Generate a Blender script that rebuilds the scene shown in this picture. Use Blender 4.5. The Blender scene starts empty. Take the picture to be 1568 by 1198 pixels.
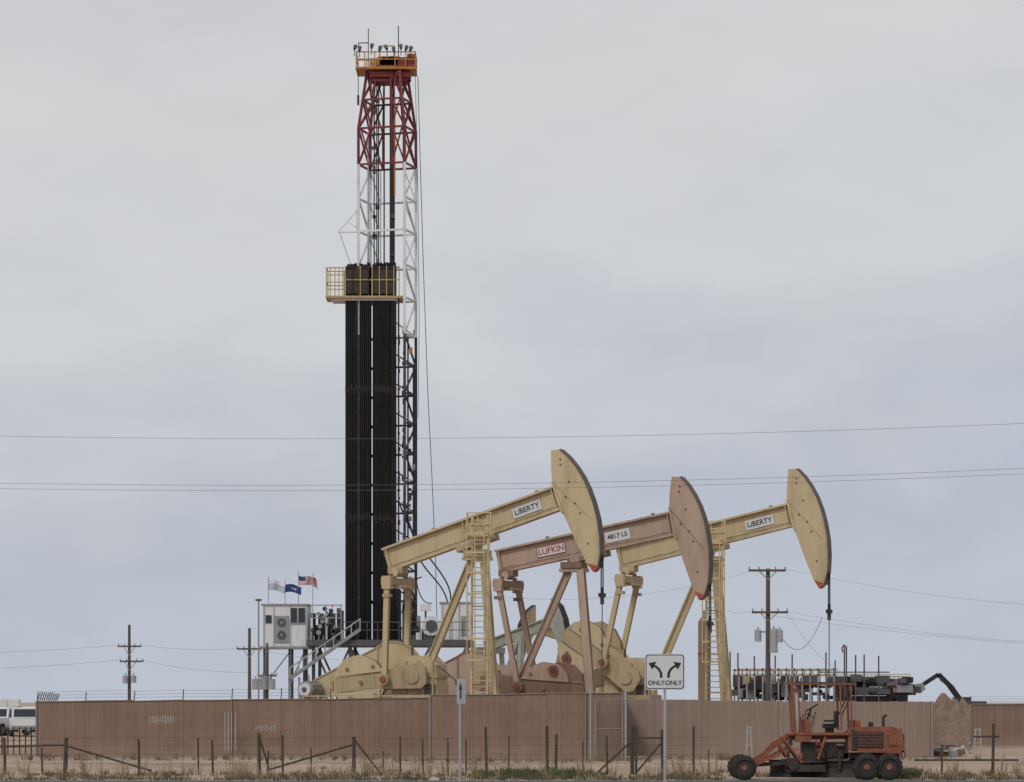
import bpy, math, random
from mathutils import Vector, Matrix
random.seed(7)
F=4700.0; CX=784.0; HY=1075.0; CH=2.2
sc=bpy.context.scene
V=Vector

# ------------------------------------------------------------ materials
def mat(name,col,rough=0.7,metal=0.0,var=0.18,scale=1.5,dirt=None,dirt_amt=0.35,streak=False,bump=0.0):
    m=bpy.data.materials.new(name); m.use_nodes=True
    nt=m.node_tree; N=nt.nodes; Lk=nt.links
    b=N["Principled BSDF"]; b.inputs["Roughness"].default_value=rough; b.inputs["Metallic"].default_value=metal
    tc=N.new("ShaderNodeTexCoord"); mp=N.new("ShaderNodeMapping")
    Lk.new(tc.outputs["Object"],mp.inputs["Vector"])
    if streak: mp.inputs["Scale"].default_value=(1,1,0.18)
    n1=N.new("ShaderNodeTexNoise"); n1.inputs["Scale"].default_value=scale; n1.inputs["Detail"].default_value=6; n1.inputs["Roughness"].default_value=0.65
    Lk.new(mp.outputs[0],n1.inputs["Vector"])
    r=N.new("ShaderNodeValToRGB"); e=r.color_ramp.elements
    e[0].position=0.3; e[1].position=0.7
    e[0].color=(*[c*(1-var) for c in col],1); e[1].color=(*[min(1,c*(1+var)) for c in col],1)
    Lk.new(n1.outputs["Fac"],r.inputs["Fac"])
    out=r.outputs["Color"]
    if dirt:
        n2=N.new("ShaderNodeTexNoise"); n2.inputs["Scale"].default_value=scale*2.3; n2.inputs["Detail"].default_value=8; n2.inputs["Roughness"].default_value=0.75
        Lk.new(mp.outputs[0],n2.inputs["Vector"])
        r2=N.new("ShaderNodeValToRGB"); r2.color_ramp.elements[0].position=0.50; r2.color_ramp.elements[1].position=0.70
        r2.color_ramp.elements[1].color=(dirt_amt,)*3+(1,)
        Lk.new(n2.outputs["Fac"],r2.inputs["Fac"])
        mx=N.new("ShaderNodeMix"); mx.data_type='RGBA'
        Lk.new(r2.outputs["Color"],mx.inputs[0]); Lk.new(out,mx.inputs[6]); mx.inputs[7].default_value=(*dirt,1)
        out=mx.outputs[2]
    Lk.new(out,b.inputs["Base Color"])
    if bump>0:
        bp=N.new("ShaderNodeBump"); bp.inputs["Strength"].default_value=bump; bp.inputs["Distance"].default_value=0.05
        Lk.new(n1.outputs["Fac"],bp.inputs["Height"]); Lk.new(bp.outputs[0],b.inputs["Normal"])
    return m
rust=(0.10,0.055,0.03)
TAN=mat("tan_paint",(0.54,0.43,0.262),0.6,0,0.10,0.9,rust,0.32,True)
TAN2=mat("tan_paint_weathered",(0.43,0.335,0.20),0.65,0,0.16,1.2,rust,0.5,True)
PINK=mat("faded_pink_paint",(0.44,0.315,0.24),0.65,0,0.12,0.8,rust,0.38,True)
PINKD=mat("rusty_brown_paint",(0.25,0.155,0.112),0.7,0,0.2,1.0,rust,0.45,True)
YEL=mat("yellow_ladder_paint",(0.56,0.45,0.25),0.55,0,0.08,2,rust,0.25)
REDTIP=mat("red_tip",(0.40,0.085,0.05),0.6)
DULLR=mat("dull_red_cap",(0.26,0.075,0.05),0.7,0,0.2,3,rust,0.5)
GREASE=mat("grease",(0.09,0.068,0.048),0.5,0,0.3,3)
BLACK=mat("black_steel",(0.018,0.018,0.02),0.55,0.2,0.3,3)
CABLE=mat("steel_cable",(0.09,0.09,0.09),0.6,0.3)
WIRE=mat("power_wire",(0.32,0.32,0.34),0.7)
WIRED=mat("dark_wire",(0.15,0.15,0.16),0.7)
WHITE=mat("white_paint",(0.68,0.69,0.70),0.5,0,0.06,0.9,(0.25,0.22,0.18),0.35,True)
MWHITE=mat("mast_white",(0.68,0.69,0.71),0.5,0,0.06,0.5,(0.15,0.14,0.13),0.5)
MRED=mat("mast_red",(0.16,0.016,0.024),0.55,0,0.25,0.5)
MDARK=mat("mast_dark",(0.03,0.03,0.033),0.6,0.1,0.5,0.6,(0.42,0.42,0.43),0.30)
ORANGE=mat("crown_orange",(0.46,0.19,0.045),0.55,0,0.15,0.8,rust,0.5)
CRED=mat("crown_red",(0.26,0.045,0.03),0.6,0,0.2,1,rust,0.4)
RAILY=mat("rail_yellow",(0.44,0.30,0.13),0.55)
BOARD=mat("racking_board",(0.04,0.03,0.018),0.7,0,0.4,1.5)
PIPES=[mat("drill_pipe_a",(0.014,0.012,0.010),0.45,0.3,0.5,1.5,(0.045,0.035,0.02),0.5,True),
       mat("drill_pipe_b",(0.026,0.021,0.011),0.45,0.3,0.5,1.5,(0.05,0.04,0.02),0.6,True),
       mat("drill_pipe_c",(0.010,0.010,0.011),0.4,0.3,0.5,1.5)]
COLLAR=mat("tool_joint",(0.032,0.028,0.024),0.45,0.4)
GREY=mat("grey_steel",(0.30,0.31,0.32),0.5,0.4,0.15,2,rust,0.2)
GALV=mat("galvanised",(0.42,0.43,0.44),0.5,0.5,0.12,3)
FPOST=mat("fence_post_steel",(0.30,0.26,0.235),0.6,0.2,0.15,3,rust,0.4)
DGREY=mat("dark_grey",(0.08,0.08,0.085),0.6)
GLASS=mat("dark_glass",(0.03,0.035,0.045),0.12)
WOOD=mat("weathered_wood",(0.10,0.08,0.065),0.9,0,0.3,3,None,0,True)
POSTM=mat("rusty_post",(0.065,0.05,0.042),0.85,0,0.3,4)
BLUE=mat("blue_paint",(0.03,0.06,0.14),0.6,0,0.3,1,rust,0.5)
FBLUE=mat("flag_blue",(0.02,0.05,0.19),0.8)
FRED=mat("flag_red",(0.45,0.03,0.04),0.8)
FWHITE=mat("flag_white",(0.7,0.7,0.72),0.8)
FGREY=mat("flag_grey",(0.42,0.46,0.55),0.8)
GR_OR=mat("grader_orange",(0.27,0.092,0.050),0.75,0,0.3,3.0,(0.085,0.05,0.038),0.75,False,0.2)
GR_DK=mat("grader_dark",(0.035,0.028,0.025),0.7,0,0.4,4,(0.10,0.06,0.04),0.5)
TYRE=mat("tyre",(0.022,0.020,0.018),0.9,0,0.4,5,(0.16,0.12,0.09),0.5)
SIGNW=mat("sign_white",(0.62,0.64,0.66),0.4,0,0.04,3)
SIGNB=mat("sign_black",(0.01,0.01,0.01),0.5)
SIGNR=mat("sign_red",(0.36,0.03,0.03),0.5)
CONC=mat("concrete",(0.38,0.36,0.32),0.9,0,0.15,2)
DIRTM=mat("dirt_mound",(0.20,0.135,0.095),0.95,0,0.35,1.2,(0.10,0.065,0.045),0.6,False,0.6)
ORL=mat("orange_plastic",(0.55,0.16,0.03),0.4)
PGREEN=mat("green_white_paint",(0.30,0.31,0.27),0.6,0,0.2,1,(0.06,0.07,0.06),0.6)

# ------------------------------------------------------------ mesh builder
import bmesh
class MB:
    def __init__(s): s.v=[]; s.f=[]; s.m=[]; s.sm=[]; s.mats=[]
    def mi(s,m):
        if m not in s.mats: s.mats.append(m)
        return s.mats.index(m)
    def add(s,vs,fs,m,smooth=False):
        o=len(s.v); s.v+= [V(x) for x in vs]; i=s.mi(m)
        for f in fs:
            s.f.append([o+k for k in f]); s.m.append(i); s.sm.append(smooth)
    def box(s,c,d,m,rot=None):
        c=V(c); hx,hy,hz=[x/2 for x in d]
        vs=[V((x*hx,y*hy,z*hz)) for x in(-1,1) for y in(-1,1) for z in(-1,1)]
        if rot: vs=[rot@q for q in vs]
        s.add([c+q for q in vs],[(0,1,3,2),(4,6,7,5),(0,4,5,1),(2,3,7,6),(0,2,6,4),(1,5,7,3)],m)
    def beam(s,p,q,w,h,m,up=V((0,0,1))):
        p=V(p);q=V(q);d=(q-p)
        if d.length<1e-6: return
        d.normalize()
        if abs(d.dot(up))>0.97: up=V((0,1,0))
        a=d.cross(up).normalized(); b=a.cross(d).normalized()
        vs=[]
        for e in(p,q):
            for x,y in((-1,-1),(1,-1),(1,1),(-1,1)): vs.append(e+a*x*w/2+b*y*h/2)
        s.add(vs,[(0,3,2,1),(4,5,6,7),(0,1,5,4),(1,2,6,5),(2,3,7,6),(3,0,4,7)],m)
    def ibeam(s,p,q,w,h,m,t=0.12):
        p=V(p);q=V(q);d=(q-p).normalized(); up=V((0,0,1))
        if abs(d.dot(up))>0.97: up=V((0,1,0))
        a=d.cross(up).normalized(); b=a.cross(d).normalized()
        s.beam(p,q,w*0.25,h*(1-2*t),m)
        for g in(-1,1):
            o=b*g*h*(0.5-t/2); s.beam(p+o,q+o,w,h*t,m)
    def cyl(s,p,q,r,m,r2=None,n=12,cap=True):
        p=V(p);q=V(q);r2=r if r2 is None else r2
        d=(q-p)
        if d.length<1e-6: return
        d.normalize(); up=V((0,0,1)) if abs(d.z)<0.95 else V((1,0,0))
        a=d.cross(up).normalized(); b=a.cross(d)
        vs=[]
        for e,rr in((p,r),(q,r2)):
            for k in range(n):
                t=2*math.pi*k/n; vs.append(e+(a*math.cos(t)+b*math.sin(t))*rr)
        s.add(vs,[(k,(k+1)%n,n+(k+1)%n,n+k) for k in range(n)],m,True)
        if cap:
            s.add(vs[:n],[tuple(range(n-1,-1,-1))],m); s.add(vs[n:],[tuple(range(n))],m)
    def tube(s,pts,r,m,n=5):
        for a,b in zip(pts[:-1],pts[1:]): s.cyl(a,b,r,m,n=n,cap=False)
    def prism(s,pts,y0,y1,m,side=None,f=None):
        n=len(pts); f=f or (lambda q:q)
        A=[f(V((x,y0,z))) for x,z in pts]; B=[f(V((x,y1,z))) for x,z in pts]
        s.add(A,[tuple(range(n))],m); s.add(B,[tuple(range(n-1,-1,-1))],m)
        s.add(A+B,[(k,n+k,n+(k+1)%n,(k+1)%n) for k in range(n)],side or m)
    def build(s,name,parent=None,loc=None):
        me=bpy.data.meshes.new(name)
        o=V((0,0,0))
        if parent is not None and loc is None: o=parent.get("_w",None); o=V(o) if o is not None else V((0,0,0))
        if loc is not None: o=V(loc)
        me.from_pydata([q-o for q in s.v],[],s.f)
        for m in s.mats: me.materials.append(m)
        me.polygons.foreach_set("material_index",s.m); me.polygons.foreach_set("use_smooth",s.sm)
        me.update()
        bm=bmesh.new(); bm.from_mesh(me); bmesh.ops.recalc_face_normals(bm,faces=bm.faces); bm.to_mesh(me); bm.free()
        ob=bpy.data.objects.new(name,me); sc.collection.objects.link(ob)
        if parent is not None: ob.parent=parent
        elif loc is not None: ob.location=loc
        return ob
def root(name,loc=(0,0,0),rz=0,store=True):
    e=bpy.data.objects.new(name,None); e.location=loc; e.rotation_euler=(0,0,rz); e.empty_display_size=1
    if store: e["_w"]=list(loc)
    sc.collection.objects.link(e); return e
def W(D):
    s=D/F
    def g(px,py,dy=0.0): return V(((px-CX)*s,D+dy,CH+(HY-py)*s))
    return g,s
def text(name,body,size,M,m,parent):
    c=bpy.data.curves.new(name,'FONT'); c.body=body; c.size=size; c.align_x='CENTER'; c.align_y='CENTER'; c.extrude=0.004; c.offset=size*0.012
    c.materials.append(m)
    o=bpy.data.objects.new(name,c); sc.collection.objects.link(o); o.parent=parent; o.matrix_local=M; return o
def catenary(a,b,sag,n=16):
    return [a.lerp(b,t/n)-V((0,0,sag*4*(t/n)*(1-t/n))) for t in range(n+1)]

# ------------------------------------------------------------ camera, sky, sun
cam=bpy.data.cameras.new("camera"); co=bpy.data.objects.new("camera",cam); sc.collection.objects.link(co); sc.camera=co
co.location=(0,0,CH); co.rotation_euler=(math.radians(90),0,0)
cam.sensor_width=36; cam.lens=36*F/1568; cam.shift_y=(HY-599)/1568; cam.clip_start=0.5; cam.clip_end=20000
cam.dof.use_dof=True; cam.dof.focus_distance=135; cam.dof.aperture_fstop=3.2
sc.view_settings.view_transform='Standard'; sc.view_settings.look='None'; sc.view_settings.exposure=0

SE=math.radians(46); SAZ=math.radians(212)
sd=V((math.sin(SAZ)*math.cos(SE),math.cos(SAZ)*math.cos(SE),math.sin(SE)))
sl=bpy.data.lights.new("sun",'SUN'); sl.energy=1.2; sl.angle=math.radians(14); sl.color=(1,0.965,0.91)
so=bpy.data.objects.new("sun",sl); sc.collection.objects.link(so); so.rotation_euler=sd.to_track_quat('Z','Y').to_euler()

w=bpy.data.worlds.new("World"); sc.world=w; w.use_nodes=True
nt=w.node_tree; N=nt.nodes; Lk=nt.links; bg=N["Background"]
sky=N.new("ShaderNodeTexSky"); sky.sky_type='NISHITA'; sky.sun_disc=False; sky.sun_elevation=SE; sky.sun_rotation=SAZ; sky.dust_density=2.5
tc=N.new("ShaderNodeTexCoord"); sx=N.new("ShaderNodeSeparateXYZ"); Lk.new(tc.outputs["Generated"],sx.inputs[0])
mp=N.new("ShaderNodeMapping"); mp.inputs["Scale"].default_value=(1,1,2.2); mp.inputs["Rotation"].default_value=(0,math.radians(18),0); Lk.new(tc.outputs["Generated"],mp.inputs["Vector"])
n1=N.new("ShaderNodeTexNoise"); n1.inputs["Scale"].default_value=9; n1.inputs["Detail"].default_value=5; n1.inputs["Roughness"].default_value=0.52; n1.inputs["Distortion"].default_value=0.4
Lk.new(mp.outputs[0],n1.inputs["Vector"])
def math_(op,a,b=None,c=None):
    m=N.new("ShaderNodeMath"); m.operation=op
    for i,x in enumerate((a,b,c)):
        if x is None: continue
        if hasattr(x,"links"): Lk.new(x,m.inputs[i])
        else: m.inputs[i].default_value=x
    return m.outputs[0]
nz=math_('MULTIPLY_ADD',n1.outputs["Fac"],0.14,-0.07)
xz=math_('MULTIPLY_ADD',sx.outputs["X"],-0.12,0.0)
zz=math_('ADD',math_('ADD',sx.outputs["Z"],nz),xz)
ramp=N.new("ShaderNodeValToRGB"); cr=ramp.color_ramp
def lin(c): return tuple(((x/255)/12.92 if x/255<=0.04045 else ((x/255+0.055)/1.055)**2.4) for x in c)+(1,)
cr.elements[0].position=0.0; cr.elements[0].color=lin((183,190,202))
cr.elements[1].position=1.0; cr.elements[1].color=lin((188,190,195))
for p,c in((0.025,(183,190,202)),(0.06,(177,183,196)),(0.10,(190,193,200)),(0.145,(200,202,205)),(0.20,(203,203,204)),(0.28,(196,198,201))):
    e=cr.elements.new(p); e.color=lin(c)
Lk.new(zz,ramp.inputs["Fac"])
n2=N.new("ShaderNodeTexNoise"); n2.inputs["Scale"].default_value=20; n2.inputs["Detail"].default_value=5; Lk.new(mp.outputs[0],n2.inputs["Vector"])
br=math_('MULTIPLY_ADD',n2.outputs["Fac"],0.16,0.92)
sc1=N.new("ShaderNodeVectorMath"); sc1.operation='SCALE'; Lk.new(ramp.outputs["Color"],sc1.inputs[0]); Lk.new(br,sc1.inputs["Scale"])
sc2=N.new("ShaderNodeVectorMath"); sc2.operation='SCALE'; Lk.new(sc1.outputs[0],sc2.inputs[0]); sc2.inputs["Scale"].default_value=10.9
mx=N.new("ShaderNodeMix"); mx.data_type='RGBA'; mx.inputs[0].default_value=0.94
Lk.new(sky.outputs[0],mx.inputs[6]); Lk.new(sc2.outputs[0],mx.inputs[7]); Lk.new(mx.outputs[2],bg.inputs["Color"]); bg.inputs["Strength"].default_value=0.1

# ------------------------------------------------------------ ground
def ground_mat():
    m=bpy.data.materials.new("sandy_ground"); m.use_nodes=True; nt=m.node_tree; N=nt.nodes; Lk=nt.links; b=N["Principled BSDF"]; b.inputs["Roughness"].default_value=0.95
    tc=N.new("ShaderNodeTexCoord"); mp=N.new("ShaderNodeMapping"); mp.inputs["Scale"].default_value=(1,0.35,1); Lk.new(tc.outputs["Object"],mp.inputs["Vector"])
    a=N.new("ShaderNodeTexNoise"); a.inputs["Scale"].default_value=0.22; a.inputs["Detail"].default_value=8; a.inputs["Roughness"].default_value=0.7; Lk.new(mp.outputs[0],a.inputs["Vector"])
    r=N.new("ShaderNodeValToRGB"); e=r.color_ramp.elements; e[0].position=0.35; e[0].color=(0.31,0.215,0.15,1); e[1].position=0.65; e[1].color=(0.50,0.375,0.28,1)
    Lk.new(a.outputs["Fac"],r.inputs["Fac"])
    c=N.new("ShaderNodeTexNoise"); c.inputs["Scale"].default_value=2.5; c.inputs["Detail"].default_value=9; c.inputs["Roughness"].default_value=0.8; Lk.new(mp.outputs[0],c.inputs["Vector"])
    r2=N.new("ShaderNodeValToRGB"); r2.color_ramp.elements[0].position=0.55; r2.color_ramp.elements[1].position=0.70; Lk.new(c.outputs["Fac"],r2.inputs["Fac"])
    mx=N.new("ShaderNodeMix"); mx.data_type='RGBA'; Lk.new(r2.outputs["Color"],mx.inputs[0]); Lk.new(r.outputs["Color"],mx.inputs[6]); mx.inputs[7].default_value=(0.21,0.15,0.10,1)
    Lk.new(mx.outputs[2],b.inputs["Base Color"])
    bp=N.new("ShaderNodeBump"); bp.inputs["Strength"].default_value=0.6; bp.inputs["Distance"].default_value=0.15; Lk.new(c.outputs["Fac"],bp.inputs["Height"]); Lk.new(bp.outputs[0],b.inputs["Normal"])
    return m
g=MB(); g.add([(-4000,-200,0),(4000,-200,0),(4000,9000,0),(-4000,9000,0)],[(0,1,2,3)],ground_mat()); g.build("ground")
ASPH=mat("asphalt",(0.07,0.068,0.066),0.9,0,0.25,6,(0.16,0.13,0.11),0.6)
rd=MB(); rd.add([(-300,70,0.004),(300,70,0.004),(300,85.9,0.004),(-300,85.9,0.004)],[(0,1,2,3)],ASPH)
rd.add([(-300,85.3,0.008),(300,85.3,0.008),(300,85.42,0.008),(-300,85.42,0.008)],[(0,1,2,3)],SIGNW); rd.build("road")

# ------------------------------------------------------------ pumpjack
PSI=math.radians(20); CS,SN=math.cos(PSI),math.sin(PSI)
def pumpjack(px,py,D,k,tilt,shift,paint,paint2,crank_c,crank_ang,ladder=True,labels=()):
    s=k*D/F
    ox=(px-CX)*D/F; zp=CH+(HY-py)*D/F
    R=root("pumpjack",(ox,D,0),-PSI,store=False)
    def L(X,Y,v=0.0): return V((((X-727)+v*SN)/CS*s,-v*s,zp+(850-Y)*s))
    gy=850+zp/s
    d=math.radians(tilt-18.6); piv=V((0,0,zp+12*s)); RM=Matrix.Rotation(-d,3,'Y')
    def T(q): return RM@(V(q)+V((shift*s,0,0))-piv)+piv
    def B(X,Y,v=0.0): return T(L(X,Y,v))
    b=MB()
    a0=B(588,856); a1=B(852,766); ax=(a1-a0).normalized(); nb=V((-ax.z,0,ax.x))
    hw=9*s; hd=17.5*s
    b.beam(a0,a1,hw*0.5,2*hd-5*s,paint,up=nb)
    for sg in(-1,1):
        b.beam(a0+nb*sg*hd,a1+nb*sg*hd,2*hw,3.2*s,paint,up=nb)
    for t in(0.02,0.47,0.56,0.985):
        q=a0.lerp(a1,t)
        b.beam(q-nb*(hd-1.6*s),q+nb*(hd-1.6*s),2*hw*0.92,1.5*s,paint,up=ax)
    b.beam(a0.lerp(a1,0.40)-nb*(hd+6*s),a0.lerp(a1,0.62)-nb*(hd+6*s),26*s,8*s,paint2,up=nb)
    b.tube([a0.lerp(a1,t)+V((0,-hw*0.5,0))-nb*(hd*0.75-(1.5*s if i%2 else 0)) for i,t in enumerate([x/14 for x in range(15)])],0.5*s,DGREY,4)
    for t in(0.3,0.9): b.box(a0.lerp(a1,t)+nb*(hd+3*s),(5*s,3*s,5*s),paint2)
    b.build("walking_beam",R)
    h=MB()
    arc=[(857,693),(868,703),(880,718),(890,734),(899,753),(907,776),(913,800),(916.5,825),(917.5,850),(914,872)]
    back=[(908,878),(898,867),(880,830),(862,790),(846,748),(844,722),(844,694)]
    poly=[]
    for X,Y in arc+back:
        q=B(X,Y); poly.append((q.x,q.z))
    tw=8.5*s
    h.prism(poly,-tw,tw,paint,paint2)
    A=[B(X,Y) for X,Y in arc]
    for p0,p1 in zip(A[:-1],A[1:]):
        dd=(p1-p0).normalized(); nn=V((dd.z,0,-dd.x))
        h.beam(p0+nn*-0.6*s,p1+nn*-0.6*s,2*tw+3*s,1.6*s,GREASE,up=nn)
    q0=[B(898,866),B(914,870),B(911,876),B(907,879)]
    h.prism([(q.x,q.z) for q in q0],-tw-0.3*s,tw+0.3*s,REDTIP)
    for X,Y in((858,708),(858,716),(871,742),(888,790),(866,765),(880,775),(900,836)):
        q=B(X,Y); h.cyl(q+V((0,-tw,0)),q+V((0,-tw-1.0*s,0)),1.4*s,GREASE,n=8)
    q1,q2=B(847,744),B(905,800); h.beam(q1+V((0,-tw-.2*s,0)),q2+V((0,-tw-.2*s,0)),.6*s,1.0*s,paint2)
    h.beam(B(846,742),B(862,790),2*tw+6*s,3.0*s,paint,up=ax)
    h.build("horse_head",R)
    c=MB(); tipx=B(916.5,850)
    for vy in(-4,4):
        pts=[q+V((1.0*s,vy*s,0)) for q in A[:8]]+[V((tipx.x+1.6*s,vy*s,tipx.z))]
        c.tube(pts,0.9*s,CABLE,5)
    zb=tipx.z-62*s; xb=tipx.x+1.6*s
    for vy in(-4,4): c.cyl((xb,vy*s,tipx.z),(xb,vy*s*1.2,zb),1.0*s,BLACK,n=6)
    c.box((xb,0,zb-2*s),(7*s,16*s,6*s),BLACK); c.cyl((xb,0,zb-4*s),(xb,0,zb-16*s),3.2*s,GREASE,n=8); c.cyl((xb,0,zb+10*s),(xb,0,zb),2.5*s,BLACK,n=8)
    c.cyl((xb,0,zb),(xb,0,1.6),0.8*s,CABLE,n=6)
    c.cyl((xb,0,0),(xb,0,1.7),0.16,paint2,n=12); c.cyl((xb,0,1.2),(xb,0,1.35),0.3,DGREY,n=12)
    c.beam((xb-0.6,0,0.95),(xb+0.6,0,0.95),0.16,0.16,GREY)
    c.build("bridle_and_rod",R)
    p=MB()
    p.box(L(729,848),(34*s,34*s,10*s),paint2); p.cyl(L(729,838,16),L(729,838,-16),8*s,paint,n=14)
    p.box(L(729,856),(40*s,30*s,5*s),paint)
    fb=gy-14
    for v in(-1,1):
        p.ibeam(L(740,858,v*9),L(761,fb,v*44),11*s,12*s,paint)
    for v in(-1,1):
        p.ibeam(L(720,858,v*6),L(603,fb,v*18),9*s,11*s,paint)
    for t in(0.2,0.42,0.64,0.86):
        Y=858+(fb-858)*t
        p.beam(L(740+21*t,Y,9+35*t),L(740+21*t,Y,-9-35*t),5*s,5*s,paint2)
    p.build("samson_post",R)
    if ladder:
        l=MB(); x0,x1=722,746; v=50
        for X in(x0,x1): l.beam(L(X,792,v),L(X-2,fb,v+4),3.0*s,3.0*s,YEL)
        y=800
        while y<fb: l.beam(L(x0,y,v),L(x1,y,v),1.5*s,1.5*s,YEL); y+=9
        for Y in(822,850,880,912,945,980,1012):
            pts=[L(x0-4,Y,v),L(x0-8,Y,v+16),L(x0+4,Y,v+27),L(x1-6,Y,v+27),L(x1+2,Y,v+16),L(x1,Y,v)]
            for a_,b_ in zip(pts[:-1],pts[1:]): l.beam(a_,b_,1.4*s,3.0*s,YEL)
        for X,vv in((x0-8,v+16),(x0+4,v+27),(x1-6,v+27),(x1+2,v+16)): l.beam(L(X,822,vv),L(X,1012,vv),1.3*s,1.6*s,YEL)
        l.box(L(733,824,38),(40*s,34*s,2.5*s),YEL)
        for X in(714,750):
            for vv in(24,53): l.beam(L(X,824,vv),L(X,789,vv),2.2*s,2.2*s,YEL)
        for Y in(789,806):
            for a_,b_ in(((714,24),(714,53)),((714,53),(750,53)),((750,53),(750,24))): l.beam(L(a_[0],Y,a_[1]),L(b_[0],Y,b_[1]),1.8*s,1.8*s,YEL)
        for Y in(860,930,1000,1060):
            tt=(Y-858)/(fb-858)
            for X in(x0,x1): l.beam(L(X,Y,v),L(740+21*tt,Y,9+35*tt),2*s,2*s,YEL)
        l.build("ladder",R)
    e=MB(); tb=B(606,868); e.box(tb+V((0,0,-4*s)),(24*s,26*s,10*s),paint2); e.cyl(tb+V((0,-16*s,-8*s)),tb+V((0,16*s,-8*s)),6*s,paint,n=12)
    eq=tb+V((0,0,-22*s)); e.box(eq,(18*s,96*s,11*s),paint2); e.box(eq+V((0,0,-7*s)),(28*s,44*s,3*s),paint)
    for v in(-1,1):
        e.box(eq+V((0,v*30*s,8*s)),(4*s,10*s,8*s),PINKD)
    ca=math.radians(crank_ang); cc=L(727+crank_c,1036); pin=cc+V((math.cos(ca)*44*s,0,math.sin(ca)*44*s))
    for v in(-1,1):
        yy=v*44*s
        e.ibeam(eq+V((0,yy,-4*s)),V((pin.x,yy,pin.z)),8*s,8*s,paint)
        e.cyl(V((pin.x,yy*0.9,pin.z)),V((pin.x,yy*1.18,pin.z)),9*s,paint2,n=14)
        e.cyl(V((pin.x,yy*1.18,pin.z)),V((pin.x,yy*1.24,pin.z)),5*s,DULLR,n=12)
        e.box(eq+V((0,yy,-2*s)),(14*s,12*s,20*s),paint)
        e.box(eq+V((0,yy,-22*s)),(12*s,11*s,5*s),paint2)
    e.build("equalizer_and_pitmans",R)
    k_=MB(); MR=Matrix.Rotation(-ca,3,'Y')
    for v in(-1,1):
        arm=[(-22,-12),(-12,-20),(60,-13),(128,-11),(128,11),(60,13),(-12,20),(-22,12)]
        y0=v*33*s; y1=v*39.5*s
        k_.prism([(x*s,z*s) for x,z in arm],min(y0,y1),max(y0,y1),paint2,f=lambda q:MR@q+cc)
        for sg in(-1,1):
            wt=[(46,sg*13),(58,sg*30),(80,sg*42),(106,sg*40),(122,sg*26),(126,sg*13)]
            y0=v*30*s; y1=v*42.0*s
            k_.prism([(x*s,z*s) for x,z in wt],min(y0,y1),max(y0,y1),paint2 if v>0 else paint,PINKD,f=lambda q:MR@q+cc)
        for x,z in((62,22),(105,22),(62,-22),(105,-22),(85,0)):
            q=MR@V((x*s,0,z*s))+cc; k_.cyl(V((q.x,v*41.5*s,q.z)),V((q.x,v*44*s,q.z)),2.8*s,PINKD,n=8)
    k_.cyl(cc+V((0,-42*s,0)),cc+V((0,42*s,0)),11*s,paint2,n=14)
    q=MR@V((100*s,0,30*s))+cc; k_.cyl(V((q.x,-46*s,q.z)),V((q.x,-42*s,q.z)),8*s,DULLR,n=14); k_.cyl(V((q.x,-47*s,q.z)),V((q.x,-46*s,q.z)),4*s,GREASE,n=12)
    k_.build("cranks_and_counterweights",R)
    m=MB()
    gb=[(-34,30),(-34,-6),(-24,-24),(-8,-32),(20,-32),(34,-18),(36,30)]
    gx=727+crank_c-4
    m.prism([(L(gx+x,1036+y).x,L(gx+x,1036+y).z) for x,y in gb],-24*s,24*s,paint)
    for dx in(-20,0,22): m.beam(L(gx+dx,1070,25),L(gx+dx,1012,25),3*s,3*s,paint2)
    m.beam(L(gx-36,1036,0),L(gx+38,1036,0),52*s,4*s,paint2)
    m.box(L(gx,1066+ (gy-1066)/2-4),(86*s,60*s,(gy-1070)*s),paint2)
    # lattice brake linkage and small fittings on top of the gearbox
    m.beam(L(gx-10,1004,20),L(gx-10,990,20),3*s,3*s,GREASE); m.beam(L(gx+30,1020,28),L(gx+62,1046,28),2*s,2*s,GREASE); m.cyl(L(gx+62,1046,26),L(gx+62,1046,30),6*s,GREASE,n=12)
    guard=[]
    for t in range(-30,131,16):
        r=math.radians(t); guard.append((600+41*math.cos(r),1022-41*math.sin(r)))
    for t in range(115,250,22):
        r=math.radians(t); guard.append((486+17*math.cos(r),1054-17*math.sin(r)))
    off=crank_c+82
    m.prism([(L(x+off,y,-30).x,L(x+off,y).z) for x,y in guard],27*s,42*s,paint,paint)
    gl2=[L(x+off,y,-30) for x,y in guard]
    for p0,p1 in zip(gl2,gl2[1:]+gl2[:1]): m.beam(V((p0.x,26.4*s,p0.z)),V((p1.x,26.4*s,p1.z)),1.6*s,2.4*s,paint2)
    for X in(520,548,576): m.beam(V((L(X+off,1000,-30).x,26.2*s,L(0,990+ (576-X)*.42).z)),V((L(X+off,1000,-30).x,26.2*s,L(0,1058).z)),1.4*s,1.6*s,paint2)
    mo=L(482+off,1056,0); m.cyl(mo+V((-14*s,-20*s,0)),mo+V((-14*s,22*s,0)),13*s,GREY,n=16)
    for a in range(12):
        t=a*math.pi/6; m.box(mo+V((-14*s+math.cos(t)*13*s,0,math.sin(t)*13*s)),(1.2*s,34*s,1.2*s),GREY)
    m.cyl(mo+V((-14*s,-23*s,0)),mo+V((-14*s,-20*s,0)),10*s,WHITE,n=16)
    m.cyl(mo+V((-14*s,-23.6*s,0)),mo+V((-14*s,-23*s,0)),4*s,DGREY,n=12)
    for dx in(-22,-6): m.box((mo.x+dx*s,0,(mo.z)/2),(4*s,30*s,mo.z),paint2)
    m.beam(L(505+off,1062,20),L(560+off,1062,20),6*s,7*s,paint); m.beam(L(505+off,1040,20),L(560+off,1040,20),4*s,5*s,paint)
    for dx in(505,530,558): m.beam(L(dx+off,1036,20),L(dx+off,gy-8,20),4*s,4*s,paint2)
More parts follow.
